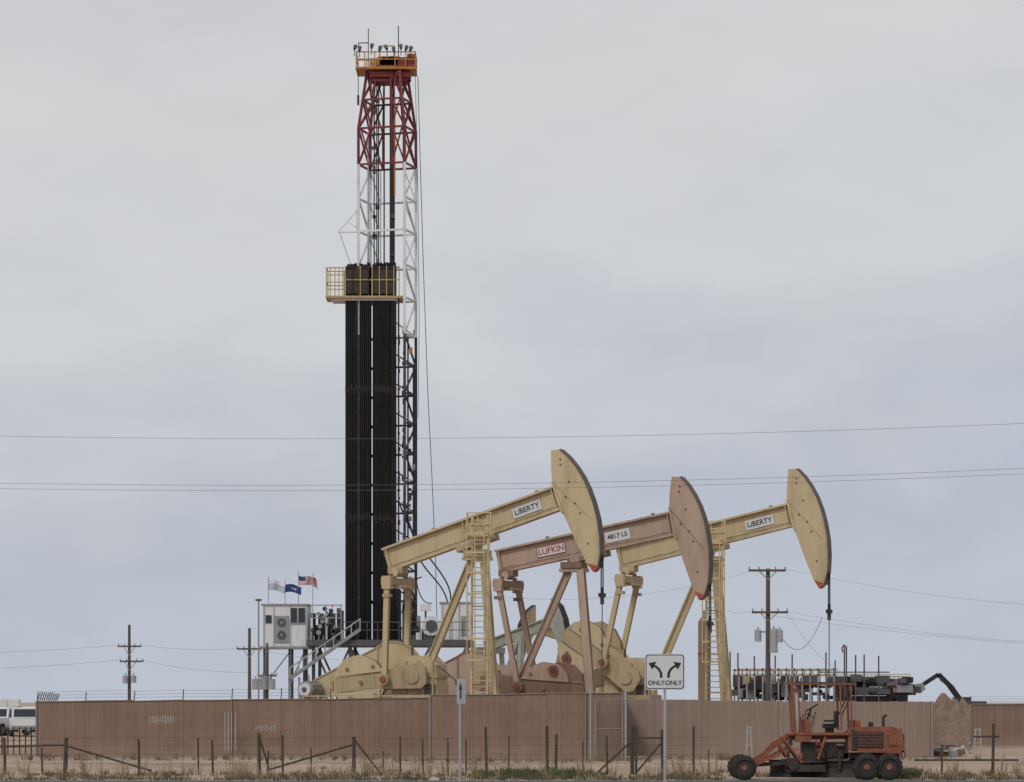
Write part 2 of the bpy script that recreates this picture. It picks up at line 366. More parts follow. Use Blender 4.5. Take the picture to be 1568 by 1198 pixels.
    m.box(L(540+off,1052,10),(16*s,10*s,12*s),GREASE); m.box(L(660+off,1056,20),(18*s,12*s,16*s),DGREY)
    for (xa,xb_) in((462+off,650+off),):
        for Y in(1066,1082): m.beam(L(xa,Y,58),L(xb_,Y,58),1.6*s,1.8*s,YEL)
        n_=8
        for i in range(n_+1): X=xa+(xb_-xa)*i/n_; m.beam(L(X,1064,58),L(X,gy-4,58),1.8*s,1.8*s,YEL)
    for v in(-34,34): m.ibeam(L(440,gy-9,v),L(800,gy-9,v),12*s,12*s,paint2)
    for X in(450,520,600,680,760,790): m.beam(L(X,gy-9,-34),L(X,gy-9,34),8*s,8*s,paint2)
    m.box(L(620,gy-2),(400*s,110*s,5*s),CONC)
    m.build("gearbox_motor_base",R)
    tau=math.atan2(ax.z,ax.x)
    for (t0,t1,hh,body,red) in labels:
        c0=a0.lerp(a1,(t0+t1)/2)+V((0,-hw*0.25-1.0*s,0)); ln=(a1-a0).length*(t1-t0)
        Mx=Matrix(((math.cos(tau),-math.sin(tau),0,0),(0,0,-1,0),(math.sin(tau),math.cos(tau),0,0),(0,0,0,1)))
        pl=MB()
        rotm=Matrix.Rotation(-tau,3,'Y')
        if red: pl.box(c0+V((0,0.004,0)),(ln+0.06,0.02,hh*s+0.06),SIGNR,rotm)
        pl.box(c0,(ln,0.02,hh*s),SIGNW,rotm)
        pl.build("name_plate",R)
        Mt=Matrix.Translation(c0+V((0,-0.016,0)))@Mx
        text("lettering",body,min(hh*s*1.05,ln/len(body)*1.72),Mt,SIGNB if not red else SIGNR,R)
    return R
pumpjack(729,850,126,1.0,18.6,0,TAN,TAN2,-84,186,True,[(0.745,0.905,15,"LiBERTY",False)])
pumpjack(877,868,133,0.975,11.6,24,PINK,PINKD,-112,-4,False,[(0.235,0.39,14,"LUFKIN",True),(0.62,0.76,17,"4817 LS",False)])
pumpjack(1084,860,140,0.955,13.4,-2,TAN,TAN2,-118,146,True,[(0.745,0.905,15,"LiBERTY",False)])
def small_pumpjack(px,D,kk,headmat,flip,rz):
    R=root("pumpjack",((px-CX)*D/F,D,0),rz,store=False)
    m=MB(); sg=-1 if flip else 1
    def q(x,z,y=0): return V((sg*x,y,z))
    m.ibeam(q(-3.2,5.2),q(2.6,6.5),0.3,0.6,headmat)
    hd=[(2.5,7.7),(3.1,7.3),(3.5,6.6),(3.7,5.8),(3.7,5.0),(3.4,4.6),(3.0,5.4),(2.5,6.2)]
    m.prism([(sg*x,z) for x,z in hd],-0.2,0.2,headmat,BLACK)
    for y in(-1,1):
        m.beam(q(0.1,5.7,0.2*y),q(0.8,0.3,1.0*y),0.25,0.25,headmat); m.beam(q(-0.1,5.7,0.2*y),q(-2.2,0.3,0.8*y),0.22,0.22,headmat)
        m.beam(q(-2.9,5.0,0.9*y),q(-2.7,2.4,0.9*y),0.2,0.2,headmat)
        m.prism([(sg*x,z) for x,z in[(-3.2,1.7),(-1.6,1.4),(-1.2,2.0),(-1.8,3.3),(-3.0,3.2)]],0.8*y-0.1,0.8*y+0.1,headmat)
    m.box(q(-2.9,5.0),(0.4,2.0,0.35),headmat); m.box(q(-2.2,1.4),(1.4,1.0,2.2),headmat); m.box(q(-1,0.2),(7.5,1.8,0.4),CONC)
    m.cyl(q(3.72,5.0),q(3.72,0.3),0.04,CABLE,n=6)
    m.build("frame_and_head",R)
small_pumpjack(801,165,1.0,PGREEN,False,math.radians(-50))
small_pumpjack(868,176,0.85,TAN2,True,math.radians(40))

# ------------------------------------------------------------ drilling rig
D=240; P,s=W(D)
rig=root("drilling_rig",(P(593,1118).x,D,0))
A16=math.radians(16)
def Mq(a,b,Y): return V(((593+a*math.cos(A16)+b*math.sin(A16)-CX)*s,D+(-a*math.sin(A16)+b*math.cos(A16))*s,CH+(HY-Y)*s))
def tap(Y): return 1.0 if Y>=200 else 0.70+0.30*(Y-112)/88
def mcol(Y):
    return MRED if Y<253 else (MWHITE if Y<530 else MDARK)
mast=MB()
Ys=[112,156,200,255,307,357,410,460,515,560,605,650,695,740,785,830,875,920,980]
corn=[(-37,-28),(37,-28),(37,28),(-37,28)]
for i,(y0,y1) in enumerate(zip(Ys[:-1],Ys[1:])):
    m=mcol((y0+y1)/2); t0,t1=tap(y0),tap(y1)
    for a,b in corn: mast.beam(Mq(a*t0,b*t0,y0),Mq(a*t1,b*t1,y1),4.2*s,4.2*s,m)
    faces=[(0,3),(1,2)]
    for f in faces:
        c0,c1=corn[f[0]],corn[f[1]]
        mast.beam(Mq(c0[0]*t1,c0[1]*t1,y1),Mq(c1[0]*t1,c1[1]*t1,y1),2.6*s,2.8*s,m)
        if i%2: c0,c1=c1,c0
        mast.beam(Mq(c0[0]*t0,c0[1]*t0,y0),Mq(c1[0]*t1,c1[1]*t1,y1),2.4*s,2.4*s,m)
        if i<3: mast.beam(Mq(c1[0]*t0,c1[1]*t0,y0),Mq(c0[0]*t1,c0[1]*t1,y1),2.4*s,2.4*s,m)
    c0,c1=corn[2],corn[3]; mast.beam(Mq(c0[0]*t1,c0[1]*t1,y1),Mq(c1[0]*t1,c1[1]*t1,y1),2.6*s,2.8*s,m)
    if i<3 or i==4:
        c0,c1=corn[0],corn[1]; mast.beam(Mq(c0[0]*t1,c0[1]*t1,y1),Mq(c1[0]*t1,c1[1]*t1,y1),2.6*s,2.8*s,m)
    if i<3:
        for (c0,c1) in((corn[0],corn[1]),(corn[2],corn[3])):
            h0=(c0[0]*0.45,c0[1]); h1=(c1[0]*0.45,c1[1])
            mast.beam(Mq(c0[0]*t0*0.9,c0[1]*t0,y0),Mq(h0[0]*t1,h0[1]*t1,y1),2.1*s,2.1*s,m)
            mast.beam(Mq(c1[0]*t0*0.9,c1[1]*t0,y0),Mq(h1[0]*t1,h1[1]*t1,y1),2.1*s,2.1*s,m)
            mast.beam(Mq(c0[0]*t1,c0[1]*t1,y1),Mq(h0[0]*t0,h0[1]*t0,y0),2.1*s,2.1*s,m)
            mast.beam(Mq(c1[0]*t1,c1[1]*t1,y1),Mq(h1[0]*t0,h1[1]*t0,y0),2.1*s,2.1*s,m)
            for hx in(0.45,-0.45): mast.beam(Mq(c0[0]*hx*t0,c0[1]*t0,y0),Mq(c0[0]*hx*t1,c0[1]*t1,y1),2.1*s,2.1*s,m)
    elif i<7:
        mast.beam(Mq(-20,28,y0),Mq(-20,28,y1),1.8*s,1.8*s,m); mast.beam(Mq(18,28,y0),Mq(18,28,y1),1.8*s,1.8*s,m)
        mast.beam(Mq(-37,28,y0),Mq(-20,28,y1),1.6*s,1.6*s,m)
        mast.beam(Mq(37,28,y1),Mq(18,28,y0),1.6*s,1.6*s,m)
    else:
        mast.beam(Mq(-37,28,y0),Mq(37,28,y1),2*s,2*s,m)
mast.build("mast",rig)
gl=MB()
gl.beam(P(600.5,130,0.2),P(600.5,985,0.2),8*s,6*s,BLACK)
gl.beam(P(604.5,150,-0.2),P(604.5,300,-0.2),2.5*s,2*s,ORANGE)
gl.beam(P(588,130,0.3),P(588,985,0.3),2.2*s,2*s,MDARK)
for x in(577,579.6,573): gl.cyl(P(x,128),P(x,985),1.0*s,BLACK,n=5)
gl.cyl(P(563,200,0.8),P(563,800,0.8),1.5*s,MWHITE,n=6)
gl.beam(P(634.5,560,-0.9),P(634.5,830,-0.9),4*s,3*s,BLACK)
gl.beam(P(611,460,-0.9),P(611,830,-0.9),2.5*s,3*s,BLACK)
gl.cyl(P(625,515,-0.5),P(625,830,-0.5),1.5*s,MDARK,n=6)
for i in range(70):
    y=random.uniform(500,860); x=random.choice((611,618,628,634))
    gl.box(P(x,y,-1+random.random()),(random.uniform(2,5)*s,4*s,random.uniform(2,9)*s),random.choice((BLACK,BLACK,BLACK,GREY,DGREY,MWHITE)))
gl.box(P(630,540,-1.3),(5*s,4*s,9*s),ORANGE)
for i in range(14):
    y=random.uniform(150,400); gl.box(P(random.choice((573,578,601)),y),(random.uniform(4,8)*s,4*s,random.uniform(3,8)*s),random.choice((BLACK,DGREY,DGREY)))
gl.cyl(P(549.5,112,-1),P(549.5,150,-1),0.6*s,BLACK,n=5); gl.cyl(P(549.5,150,-1),P(549.5,165,-1),1.8*s,BLACK,n=6)
gl.tube([P(640,118),P(643,230),P(648,400),P(655,600),P(661,720),P(667,860),P(670,985)],0.55*s,CABLE,4)
gl.tube([P(636,118),P(640,300),P(642,500),P(640,640)],0.4*s,CABLE,4)
gl.build("guides_and_lines",rig)
c=MB()
c.box(P(592,110),(92*s,60*s,3*s),ORANGE); c.box(P(598,118),(62*s,42*s,8*s),CRED); c.box(P(597,126),(52*s,36*s,5*s),MRED)
for x in(547,560,575,606,622,637):
    for dy in(-1,1): c.beam(P(x,109,dy*30*s),P(x,85,dy*30*s),1.5*s,1.5*s,ORANGE)
for y in(86,97):
    for dy in(-1,1): c.beam(P(547,y,dy*30*s),P(637,y,dy*30*s),1.3*s,1.5*s,ORANGE)
    for x in(547,637): c.beam(P(x,y,-30*s),P(x,y,30*s),1.3*s,1.5*s,ORANGE)
c.box(P(623,101,-0.8),(26*s,20*s,16*s),CRED); c.box(P(630,92,-0.8),(12*s,14*s,10*s),ORANGE)
for x in(584,592,600,608): c.cyl(P(x,98,-0.25),P(x,98,0.25),11*s,ORANGE if x!=600 else BLACK,n=20)
c.box(P(596,106),(50*s,30*s,6*s),ORANGE); c.box(P(572,101,-1),(10*s,10*s,13*s),RAILY)
for x in(582,592,603): c.beam(P(x,100,0.4),P(x,69,0.4),1.4*s,1.4*s,MWHITE)
c.beam(P(580,69,0.4),P(604,69,0.4),1.6*s,1.6*s,RAILY); c.beam(P(580,78,0.4),P(604,78,0.4),1.4*s,1.4*s,RAILY)
c.cyl(P(564,108),P(564,44),0.7*s,BLACK,n=5); c.cyl(P(610,108),P(610,40),0.8*s,BLACK,n=5); c.beam(P(549,66),P(564,66),1.3*s,1.3*s,BLACK)
c.cyl(P(549,66),P(549,80),0.8*s,DGREY,n=5)
for x,y in((544,82),(552,84),(570,80),(582,84),(594,82),(604,85),(615,81),(622,83),(629,84)):
    dx=random.uniform(-3,3); c.cyl(P(x,y,-1.4),P(x+dx,y-3,-1.9),1.6*s,DGREY,3.2*s,n=10); c.cyl(P(x,y,-1.4),P(x,y+10,-1.4),0.6*s,BLACK,n=5)
c.build("crown_block",rig)
r=MB()
r.box(P(559,458),(118*s,50*s,3.5*s),RAILY); r.box(P(559,461.5),(100*s,40*s,3*s),MWHITE)
for x0,x1 in((530,565),(571,604)):
    r.box(P((x0+x1)/2,432,16*s),((x1-x0)*s,3*s,45*s),BOARD)
    r.box(P((x0+x1)/2,434,-22*s),((x1-x0)*s,2*s,38*s),BOARD)
for x in(530,541,553,565,571,582,593,604,612): r.beam(P(x,456,-24*s),P(x,411,-24*s),1.5*s,1.5*s,RAILY if x not in(541,565) else BLACK)
for y in(413,432): r.beam(P(530,y,-24*s),P(612,y,-24*s),1.3*s,1.6*s,RAILY if y>420 else BOARD)
for x in(501,507,514,520,526):
    r.beam(P(x,457,-20*s),P(x,412,-20*s),1.4*s,1.4*s,RAILY)
for x in(501,526): r.beam(P(x,457,20*s),P(x,412,20*s),1.4*s,1.4*s,RAILY)
for y in(413,424,435,446):
    r.beam(P(501,y,-20*s),P(528,y,-20*s),1.2*s,1.4*s,RAILY)
for y in(413,435):
    r.beam(P(501,y,20*s),P(528,y,20*s),1.2*s,1.4*s,RAILY); r.beam(P(501,y,-20*s),P(501,y,20*s),1.2*s,1.4*s,RAILY)
for i in range(26): r.cyl(P(531+i*3,412+random.uniform(-6,2),random.uniform(-12,12)*s),P(531+i*3,420),1.4*s,BLACK,n=6)
r.beam(P(518,357,-0.4),P(549,357,-0.4),1.8*s,1.8*s,MWHITE); r.beam(P(518,357,-0.4),P(547,325,-0.4),1.6*s,1.6*s,MWHITE); r.beam(P(547,357,-0.4),P(547,320,-0.4),1.6*s,1.6*s,MWHITE)
r.beam(P(533,341,-0.4),P(549,352,-0.4),1.2*s,1.2*s,MWHITE); r.cyl(P(520,357,-0.4),P(537,405,-0.4),0.4*s,CABLE,n=4)
r.build("racking_board",rig)
pp=MB()
for row in range(6):
    dy=(-18+row*6.5)*s
    for bank,(x0,n) in enumerate(((531,13),(572.5,12))):
        for i in range(n):
            x=x0+i*2.95+random.uniform(-0.25,0.25)+(row%2)*0.4; lean=random.uniform(-0.3,0.3)
            m=PIPES[1] if (bank==0 and i in(4,5,6,7) and row<2 and random.random()<.6) else random.choice((PIPES[0],PIPES[2],PIPES[0]))
            top=408+random.uniform(-5,4)
            pp.cyl(P(x+lean,top,dy),P(x,982,dy),1.36*s,m,n=7,cap=False)
            if row<2:
                for yc in(598+random.uniform(-4,4),795+random.uniform(-4,4)):
                    pp.cyl(P(x+lean*.6,yc-5,dy),P(x+lean*.6,yc+5,dy),1.6*s,COLLAR,n=7)
pp.build("drill_pipe_stands",rig)
f=MB()
f.box(P(600,986),(250*s,170*s,9*s),DGREY)
for x in(485,540,600,660,715):
    for dy in(-75,75): f.beam(P(x,988,dy*s),V((P(x,0).x,D+dy*s,0)),5*s,5*s,GREY if x>600 else DGREY)
xs=[485,540,600,660,715]
for x0,x1 in zip(xs[:-1],xs[1:]):
    for dy in(-75,75):
        f.beam(P(x0,992,dy*s),P(x1,1112,dy*s),3*s,3*s,DGREY); f.beam(P(x1,992,dy*s),P(x0,1112,dy*s),3*s,3*s,DGREY)
        f.beam(P(x0,1050,dy*s),P(x1,1050,dy*s),3*s,3*s,GREY)
for y in(955,967):
    f.beam(P(530,y,-84*s),P(720,y,-84*s),1.1*s,1.2*s,DGREY)
for x in range(534,722,16): f.beam(P(x,982,-84*s),P(x,955,-84*s),1.1*s,1.1*s,DGREY)
for dy in(-90,-78):
    f.beam(P(450,1040,dy*s),P(556,966,dy*s),2*s,5*s,GREY); f.beam(P(450,1024,dy*s),P(556,950,dy*s),1.4*s,1.4*s,GALV)
    for t in range(9):
        x=450+t*13.2; y=1040-t*9.2; f.beam(P(x,y,dy*s),P(x,y-16,dy*s),1.2*s,1.2*s,GALV)
for t in range(28):
    x=450+t*3.9; y=1040-t*2.72; f.box(P(x,y,-84*s),(3.6*s,11*s,0.8*s),GREY)
for k in(0,1,2): f.beam(P(450+k*14,1042-k*4,-84*s),P(450+k*14,1116,-84*s),3*s,3*s,GREY)
def stack(x,y,dy,w_,m):   # skid-mounted unit standing on the rig floor
    f.box(P(x,(y+982)/2,dy),(w_*s,12*s,(982-y)*s),m)
for i in range(26):
    stack(random.uniform(480,526),random.uniform(932,975),random.uniform(-60,20)*s,random.uniform(3,10),random.choice((DGREY,BLACK,GREY,DGREY,BOARD,BLACK)))
for i in range(24):
    x=random.uniform(480,526); y=random.uniform(934,972); f.cyl(P(x,y,-64*s),P(x,y,-62*s),random.uniform(1.5,4)*s,random.choice((GREY,BLACK,DGREY)),n=10)
for x in(480,503,526):
    f.beam(P(x,982,-66*s),P(x,928,-66*s),1.6*s,1.6*s,GREY)
for y in(929,948): f.beam(P(478,y,-66*s),P(528,y,-66*s),1.4*s,1.6*s,GREY)
for x,y in((522,934),(513,931),(521,962)): f.box(P(x,y,-68*s),(2.4*s,3*s,2.4*s),ORL)
for i in range(30):
    x=random.uniform(608,672); stack(x,random.uniform(900,975) if x<634 else random.uniform(940,975),random.uniform(-50,30)*s,random.uniform(2,9),random.choice((DGREY,BLACK,BLACK,WHITE,GREY)))
for i in range(24):
    x=random.uniform(608,640); y=random.uniform(880,975); f.cyl(P(x,y,-40*s),P(x+random.uniform(-8,8),y+random.uniform(-14,14),-42*s),1.0*s,BLACK,n=5)
f.cyl(P(662,960,-54*s),P(662,960,-24*s),15*s,WHITE,n=20); f.cyl(P(662,960,-56*s),P(662,960,-54*s),9*s,DGREY,n=16); f.box(P(662,978,-40*s),(24*s,24*s,8*s),DGREY)
f.box(P(653,932,-44*s),(16*s,14*s,10*s),WHITE); f.beam(P(653,982,-44*s),P(653,937,-44*s),3*s,3*s,DGREY)
f.build("substructure_and_floor",rig)
h=MB()
def bez(p0,p1,p2,p3,n=18): return [((1-t)**3)*p0+3*((1-t)**2)*t*p1+3*(1-t)*t*t*p2+t**3*p3 for t in[i/n for i in range(n+1)]]
h.tube(bez(P(612,770,-1.5),P(640,860,-2),P(700,880,-2),P(690,930,-2)),1.3*s,BLACK,6)
h.tube(bez(P(636,800,-1.5),P(632,880,-2),P(640,930,-2),P(662,925,-2)),0.9*s,BLACK,6)
h.tube(bez(P(645,860,-1.5),P(660,890,-2),P(700,905,-2),P(683,960,-2)),1.2*s,BLACK,6)
h.build("hoses",rig)
d=MB()
d.box(P(441,960,-30*s),(68*s,60*s,62*s),WHITE); d.box(P(441,928,-30*s),(72*s,64*s,2.5*s),GREY)
yf=-60.6*s
d.box(P(436,965,yf),(21*s,3*s,40*s),GREY)
for yy in(955,974): d.cyl(P(436,yy,yf-1.6*s),P(436,yy,yf-2.6*s),6.5*s,DGREY,n=18); d.cyl(P(436,yy,yf-2.6*s),P(436,yy,yf-3*s),2*s,GREY,n=12)
for x0,x1 in((449,459),(461,471)): d.box(P((x0+x1)/2,944,yf),((x1-x0)*s,1.5*s,22*s),GLASS); d.box(P((x0+x1)/2,956,yf),((x1-x0+1.5)*s,3*s,1.5*s),GREY)
d.box(P(416,950,yf),(9*s,1.4*s,12*s),GLASS)
for x in(409,424,449,473): d.box(P(x,960,yf),(1.2*s,1.6*s,60*s),GALV)
d.box(P(441,993,-35*s),(74*s,74*s,3.5*s),GREY)
for x in(410,448,470):
    for dy in(-62,-6): d.beam(P(x,994,dy*s),V((P(x,0).x,D+dy*s,0)),3.6*s,3.6*s,DGREY)
d.beam(P(410,1050,-62*s),P(448,1000,-62*s),2*s,2*s,GREY); d.beam(P(448,1050,-62*s),P(470,1000,-62*s),2*s,2*s,GREY)
for x in range(478,500,7): d.beam(P(x,994,-62*s),P(x,975,-62*s),1.2*s,1.2*s,GALV)
d.build("driller_cabin",rig)
e=MB()
e.box(P(698,956,-30*s),(44*s,60*s,60*s),WHITE); e.box(P(698,925,-30*s),(48*s,64*s,2*s),GREY)
for x in(679,690,704,717): e.box(P(x,956,-60.6*s),(1.1*s,1.4*s,58*s),GALV)
e.box(P(711,960,-60.8*s),(8*s,1.2*s,30*s),GREY)
e.build("equipment_cabin",rig)

def flag(px,py0,w,h,kind):
    Pf,sf=W(237); o=MB()
    Rf=root("flag",(Pf(px,0).x,237,0))
    o.cyl(Pf(px,py0-6),Pf(px,994),0.7*sf,GALV,n=6)
    nx,ny=16,13; vs=[]
    ph=random.uniform(0,3)
    for j in range(ny+1):
        for i in range(nx+1):
            u=i/nx; vv=j/ny
            vs.append(Pf(px+u*w,py0+vv*h+ u*h*0.35+math.sin(u*6+ph)*1.2,math.sin(u*9+ph+vv)*0.25*u))
    for j in range(ny):
        for i in range(nx):
            if kind=='us': m=FBLUE if(i<7 and j<7) else (FRED if j%2==0 else FWHITE)
            elif kind=='blue': m=FWHITE if (5<i<11 and 4<j<9 and (i+j)%2) else FBLUE
            elif kind=='red': m=FRED if i<9 else FWHITE
            else: m=FGREY if j>3 else FWHITE
            a=j*(nx+1)+i
            o.add([vs[a],vs[a+1],vs[a+nx+2],vs[a+nx+1]],[(0,1,2,3)],m,True)
    o.build("pole_and_cloth",Rf)
flag(411,888,26,15,'grey'); flag(436.5,894,25,12,'blue'); flag(457,881,25,13,'us'); flag(479,884,8,14,'red')

# ------------------------------------------------------------ utility poles and wires
def upole(name,px,ptop,D,arms,cans=(),r=0.14,mt=WOOD):
    Pp,sp=W(D); R=root(name,(Pp(px,0).x,D,0)); m=MB()
    m.cyl(V((Pp(px,0).x,D,0)),Pp(px,ptop),r,mt,r*0.72,n=10)
    for (x0,x1,y) in arms:
        m.beam(Pp(x0,y,-0.2),Pp(x1,y,-0.2),0.11,0.13,mt)
        for t in(0.02,0.28,0.72,0.98):
            q=Pp(x0+(x1-x0)*t,y,-0.2); m.cyl(q,q+V((0,0,0.22)),0.045,GREY,n=6)
        m.beam(Pp(x0+(px-x0)*0.5,y,-0.22),Pp(px,y+14,-0.1),0.05,0.05,GREY); m.beam(Pp(x1+(px-x1)*0.5,y,-0.22),Pp(px,y+14,-0.1),0.05,0.05,GREY)
    for (x,y0,y1,rr) in cans:
        m.cyl(Pp(x,y1,-0.3),Pp(x,y0,-0.3),rr,GALV,n=12); m.cyl(Pp(x,y0,-0.3),Pp(x,y0-4,-0.3),0.05,GREY,n=6); m.beam(Pp(x,y0+3,-0.3),Pp(px,y0+3,0),0.06,0.08,GREY)
    m.build("pole_and_crossarms",R); return Pp,sp
upole("utility_pole",198,957,250,[(181,217,990),(184,220,1013)],[(193,1035,1047,0.24),(205,1035,1046,0.24)],0.15)
upole("utility_pole",1176,871,180,[(1146,1203,874),(1151,1206,938)],[(1160,965,983,0.2),(1184,963,1000,0.24),(1193,965,984,0.2)],0.17)
upole("utility_pole",382,962,230,[(363,400,994)],[],0.15)
upole("utility_pole",409,985,232,[(395,424,1035)],[(392,1040,1056,0.3),(405,1035,1056,0.3),(416,1040,1056,0.3)],0.12)
Pl,s_=W(225); R=root("street_lamp",(Pl(396,0).x,225,0)); m=MB(); m.cyl(V((Pl(396,0).x,225,0)),Pl(396,920),0.06,GREY,n=8); m.box(Pl(396,919),(0.45,0.25,0.15),DGREY); m.build("pole_and_head",R)
for px in(-420,1990): upole("utility_pole",px,640 if px<0 else 615,100,[(px-50,px+50,700)],[],0.17)
wr=MB(); Pw,sw=W(100)
def wir(a,b,sag,r=0.010,m=WIRE): wr.tube(catenary(a,b,sag,28),r,m,4)
wir(Pw(-420,657),Pw(1990,627),0.60,0.0055,WIRED)
wir(Pw(-420,730),Pw(1990,695),0.60,0.0055,WIRED); wir(Pw(-420,736,0.9),Pw(1990,701,0.9),0.58,0.0055,WIRED)
P25,_=W(250); P23,_=W(230); P18,_=W(180)
for y0,ya,yb in((1000,988,992),(1028,1011,1030)):
    wir(P25(-500,y0-20),P25(183,ya),0.9,0.012); wir(P25(217,ya),P23(382,yb),0.25,0.012)
wir(P23(382,992),P23(520,1010),0.2,0.012)
wir(P18(1203,872),P18(2300,880),2.2,0.008); wir(P18(1206,937),P18(2300,950),1.8,0.008); wir(P18(1150,937),P23(1095,925),0.3,0.008)
wir(P18(1176,942),P18(2300,985),1.2,0.008)
wir(P18(1206,940),P18(1330,1040),1.0,0.008)
wir(P18(1197,976),P18(1259,945),1.25,0.016,WIRED)
wir(P18(1149,875),P18(700,905),1.0,0.008)
wr.build("power_lines")

# ------------------------------------------------------------ perimeter fence
def slat_mat(name,c1,c2,period,amp):
    m=bpy.data.materials.new(name); m.use_nodes=True; nt=m.node_tree; N=nt.nodes; Lk=nt.links; b=N["Principled BSDF"]; b.inputs["Roughness"].default_value=0.85
    tc=N.new("ShaderNodeTexCoord")
    wv=N.new("ShaderNodeTexWave"); wv.bands_direction='X'; wv.inputs["Scale"].default_value=period; wv.inputs["Distortion"].default_value=0.8; wv.inputs["Detail"].default_value=1; Lk.new(tc.outputs["Object"],wv.inputs["Vector"])
    mp=N.new("ShaderNodeMapping"); mp.inputs["Scale"].default_value=(0.5,1,0.9); Lk.new(tc.outputs["Object"],mp.inputs["Vector"])
    n=N.new("ShaderNodeTexNoise"); n.inputs["Scale"].default_value=0.9; n.inputs["Detail"].default_value=9; n.inputs["Roughness"].default_value=0.75; Lk.new(mp.outputs[0],n.inputs["Vector"])
    r=N.new("ShaderNodeValToRGB"); r.color_ramp.elements[0].position=0.3; r.color_ramp.elements[0].color=(*c1,1); r.color_ramp.elements[1].position=0.72; r.color_ramp.elements[1].color=(*c2,1); Lk.new(n.outputs["Fac"],r.inputs["Fac"])
    mp2=N.new("ShaderNodeMapping"); mp2.inputs["Scale"].default_value=(9,1,0.12); Lk.new(tc.outputs["Object"],mp2.inputs["Vector"])
    n3=N.new("ShaderNodeTexNoise"); n3.inputs["Scale"].default_value=1.0; n3.inputs["Detail"].default_value=3; Lk.new(mp2.outputs[0],n3.inputs["Vector"])
    m3=N.new("ShaderNodeMath"); m3.operation='MULTIPLY_ADD'; m3.inputs[1].default_value=0.55; m3.inputs[2].default_value=0.72-amp/2; Lk.new(n3.outputs["Fac"],m3.inputs[0])
    mm=N.new("ShaderNodeMath"); mm.operation='MULTIPLY_ADD'; mm.inputs[1].default_value=amp; Lk.new(wv.outputs["Fac"],mm.inputs[0]); Lk.new(m3.outputs[0],mm.inputs[2])
    vm=N.new("ShaderNodeVectorMath"); vm.operation='SCALE'; Lk.new(r.outputs["Color"],vm.inputs[0]); Lk.new(mm.outputs[0],vm.inputs["Scale"])
    # dust splashed on the lowest half metre
    sp=N.new("ShaderNodeSeparateXYZ"); Lk.new(tc.outputs["Object"],sp.inputs[0])
    mr=N.new("ShaderNodeMapRange"); mr.inputs[1].default_value=0.7; mr.inputs[2].default_value=0.0; mr.inputs[3].default_value=0; mr.inputs[4].default_value=0.4; Lk.new(sp.outputs["Z"],mr.inputs[0])
    mx=N.new("ShaderNodeMix"); mx.data_type='RGBA'; Lk.new(mr.outputs[0],mx.inputs[0]); Lk.new(vm.outputs[0],mx.inputs[6]); mx.inputs[7].default_value=(0.36,0.26,0.19,1)
    Lk.new(mx.outputs[2],b.inputs["Base Color"])
    bp=N.new("ShaderNodeBump"); bp.inputs["Distance"].default_value=0.02; bp.inputs["Strength"].default_value=0.4; Lk.new(wv.outputs["Fac"],bp.inputs["Height"]); Lk.new(bp.outputs[0],b.inputs["Normal"])
    return m
SL1=slat_mat("brown_privacy_slats",(0.20,0.128,0.093),(0.285,0.195,0.147),3.6,0.16)
SL2=slat_mat("tan_privacy_mesh",(0.245,0.18,0.145),(0.31,0.235,0.195),3.0,0.06)
def fence(name,a,b,H0,H1,mt,barb=True,step=2.4,posts=FPOST,barbh=0.4,top=True,pr=0.022):
    a=V(a);b=V(b); L_=(b-a).length; n=max(2,int(L_/step)); R=root(name,a); m=MB(); dr=(b-a).normalized(); nrm=V((dr.y,-dr.x,0))
    if nrm.y>0: nrm=-nrm
    for i in range(n):
        t0,t1=i/n,(i+1)/n; p=a.lerp(b,t0); q=a.lerp(b,t1); h0=H0+(H1-H0)*t0+random.uniform(-.025,.012); h1=H0+(H1-H0)*t1+random.uniform(-.025,.012)
        o=nrm*random.uniform(-0.012,0.012); g=dr*0.004
        m.add([p+g+o+V((0,0,.05)),q-g+o+V((0,0,.05)),q-g+o+V((0,0,h1)),p+g+o+V((0,0,h0)),p+g+o-nrm*.03+V((0,0,.05)),q-g+o-nrm*.03+V((0,0,.05)),q-g+o-nrm*.03+V((0,0,h1)),p+g+o-nrm*.03+V((0,0,h0))],
              [(0,1,2,3),(5,4,7,6),(3,2,6,7),(0,4,5,1),(1,5,6,2),(4,0,3,7)],mt)
        m.cyl(p-nrm*.08,p-nrm*.08+V((0,0,h0+.02)),0.035,posts,n=8)
        if i%4==0: m.cyl(p+nrm*.05,p+nrm*.05+V((0,0,h0+.02)),pr,posts,n=8)
        if top: m.cyl(p+nrm*.03+V((0,0,h0)),q+nrm*.03+V((0,0,h1)),0.018,posts,n=6)
        if barb:
            tip=p+V((0,0,h0+barbh*random.uniform(.85,1.1)))-nrm*0.12
            m.cyl(p+V((0,0,h0)),tip,0.022,POSTM,n=6)
            for k in(0.35,0.65,0.97):
                m.cyl(p+V((0,0,h0+barbh*k))-nrm*.12*k,q+V((0,0,h1+barbh*k))-nrm*.12*k,0.005,WIRED,n=4,cap=False)
    m.cyl(b+nrm*.05,b+nrm*.05+V((0,0,H1+.02)),0.05,posts,n=8)
    m.build("panels_and_posts",R); return R
Pa,sa=W(122)
def gp(px,D): return V(((px-CX)*D/F,D,0))
R1=fence("perimeter_fence",gp(57,123),gp(658,121),2.22,2.36,SL1,True,1.8)
k=MB()
for x0,x1,y0,y1 in((231,271,1096,1108),(393,423,1110,1119)):
    for x in range(x0,x1,4):
        k.box(Pa(x+1,(y0+y1)/2+random.uniform(-1,1),-0.6),(1.4*sa,0.02,(y1-y0+random.uniform(-5,2))*sa),GALV)
for x in(347,352,357,363,655,659):
    k.box(Pa(x,1120,-0.7),(1.3*sa,0.03,(62+random.uniform(-14,8))*sa),GALV)
k.build("missing_slats_patch",R1)
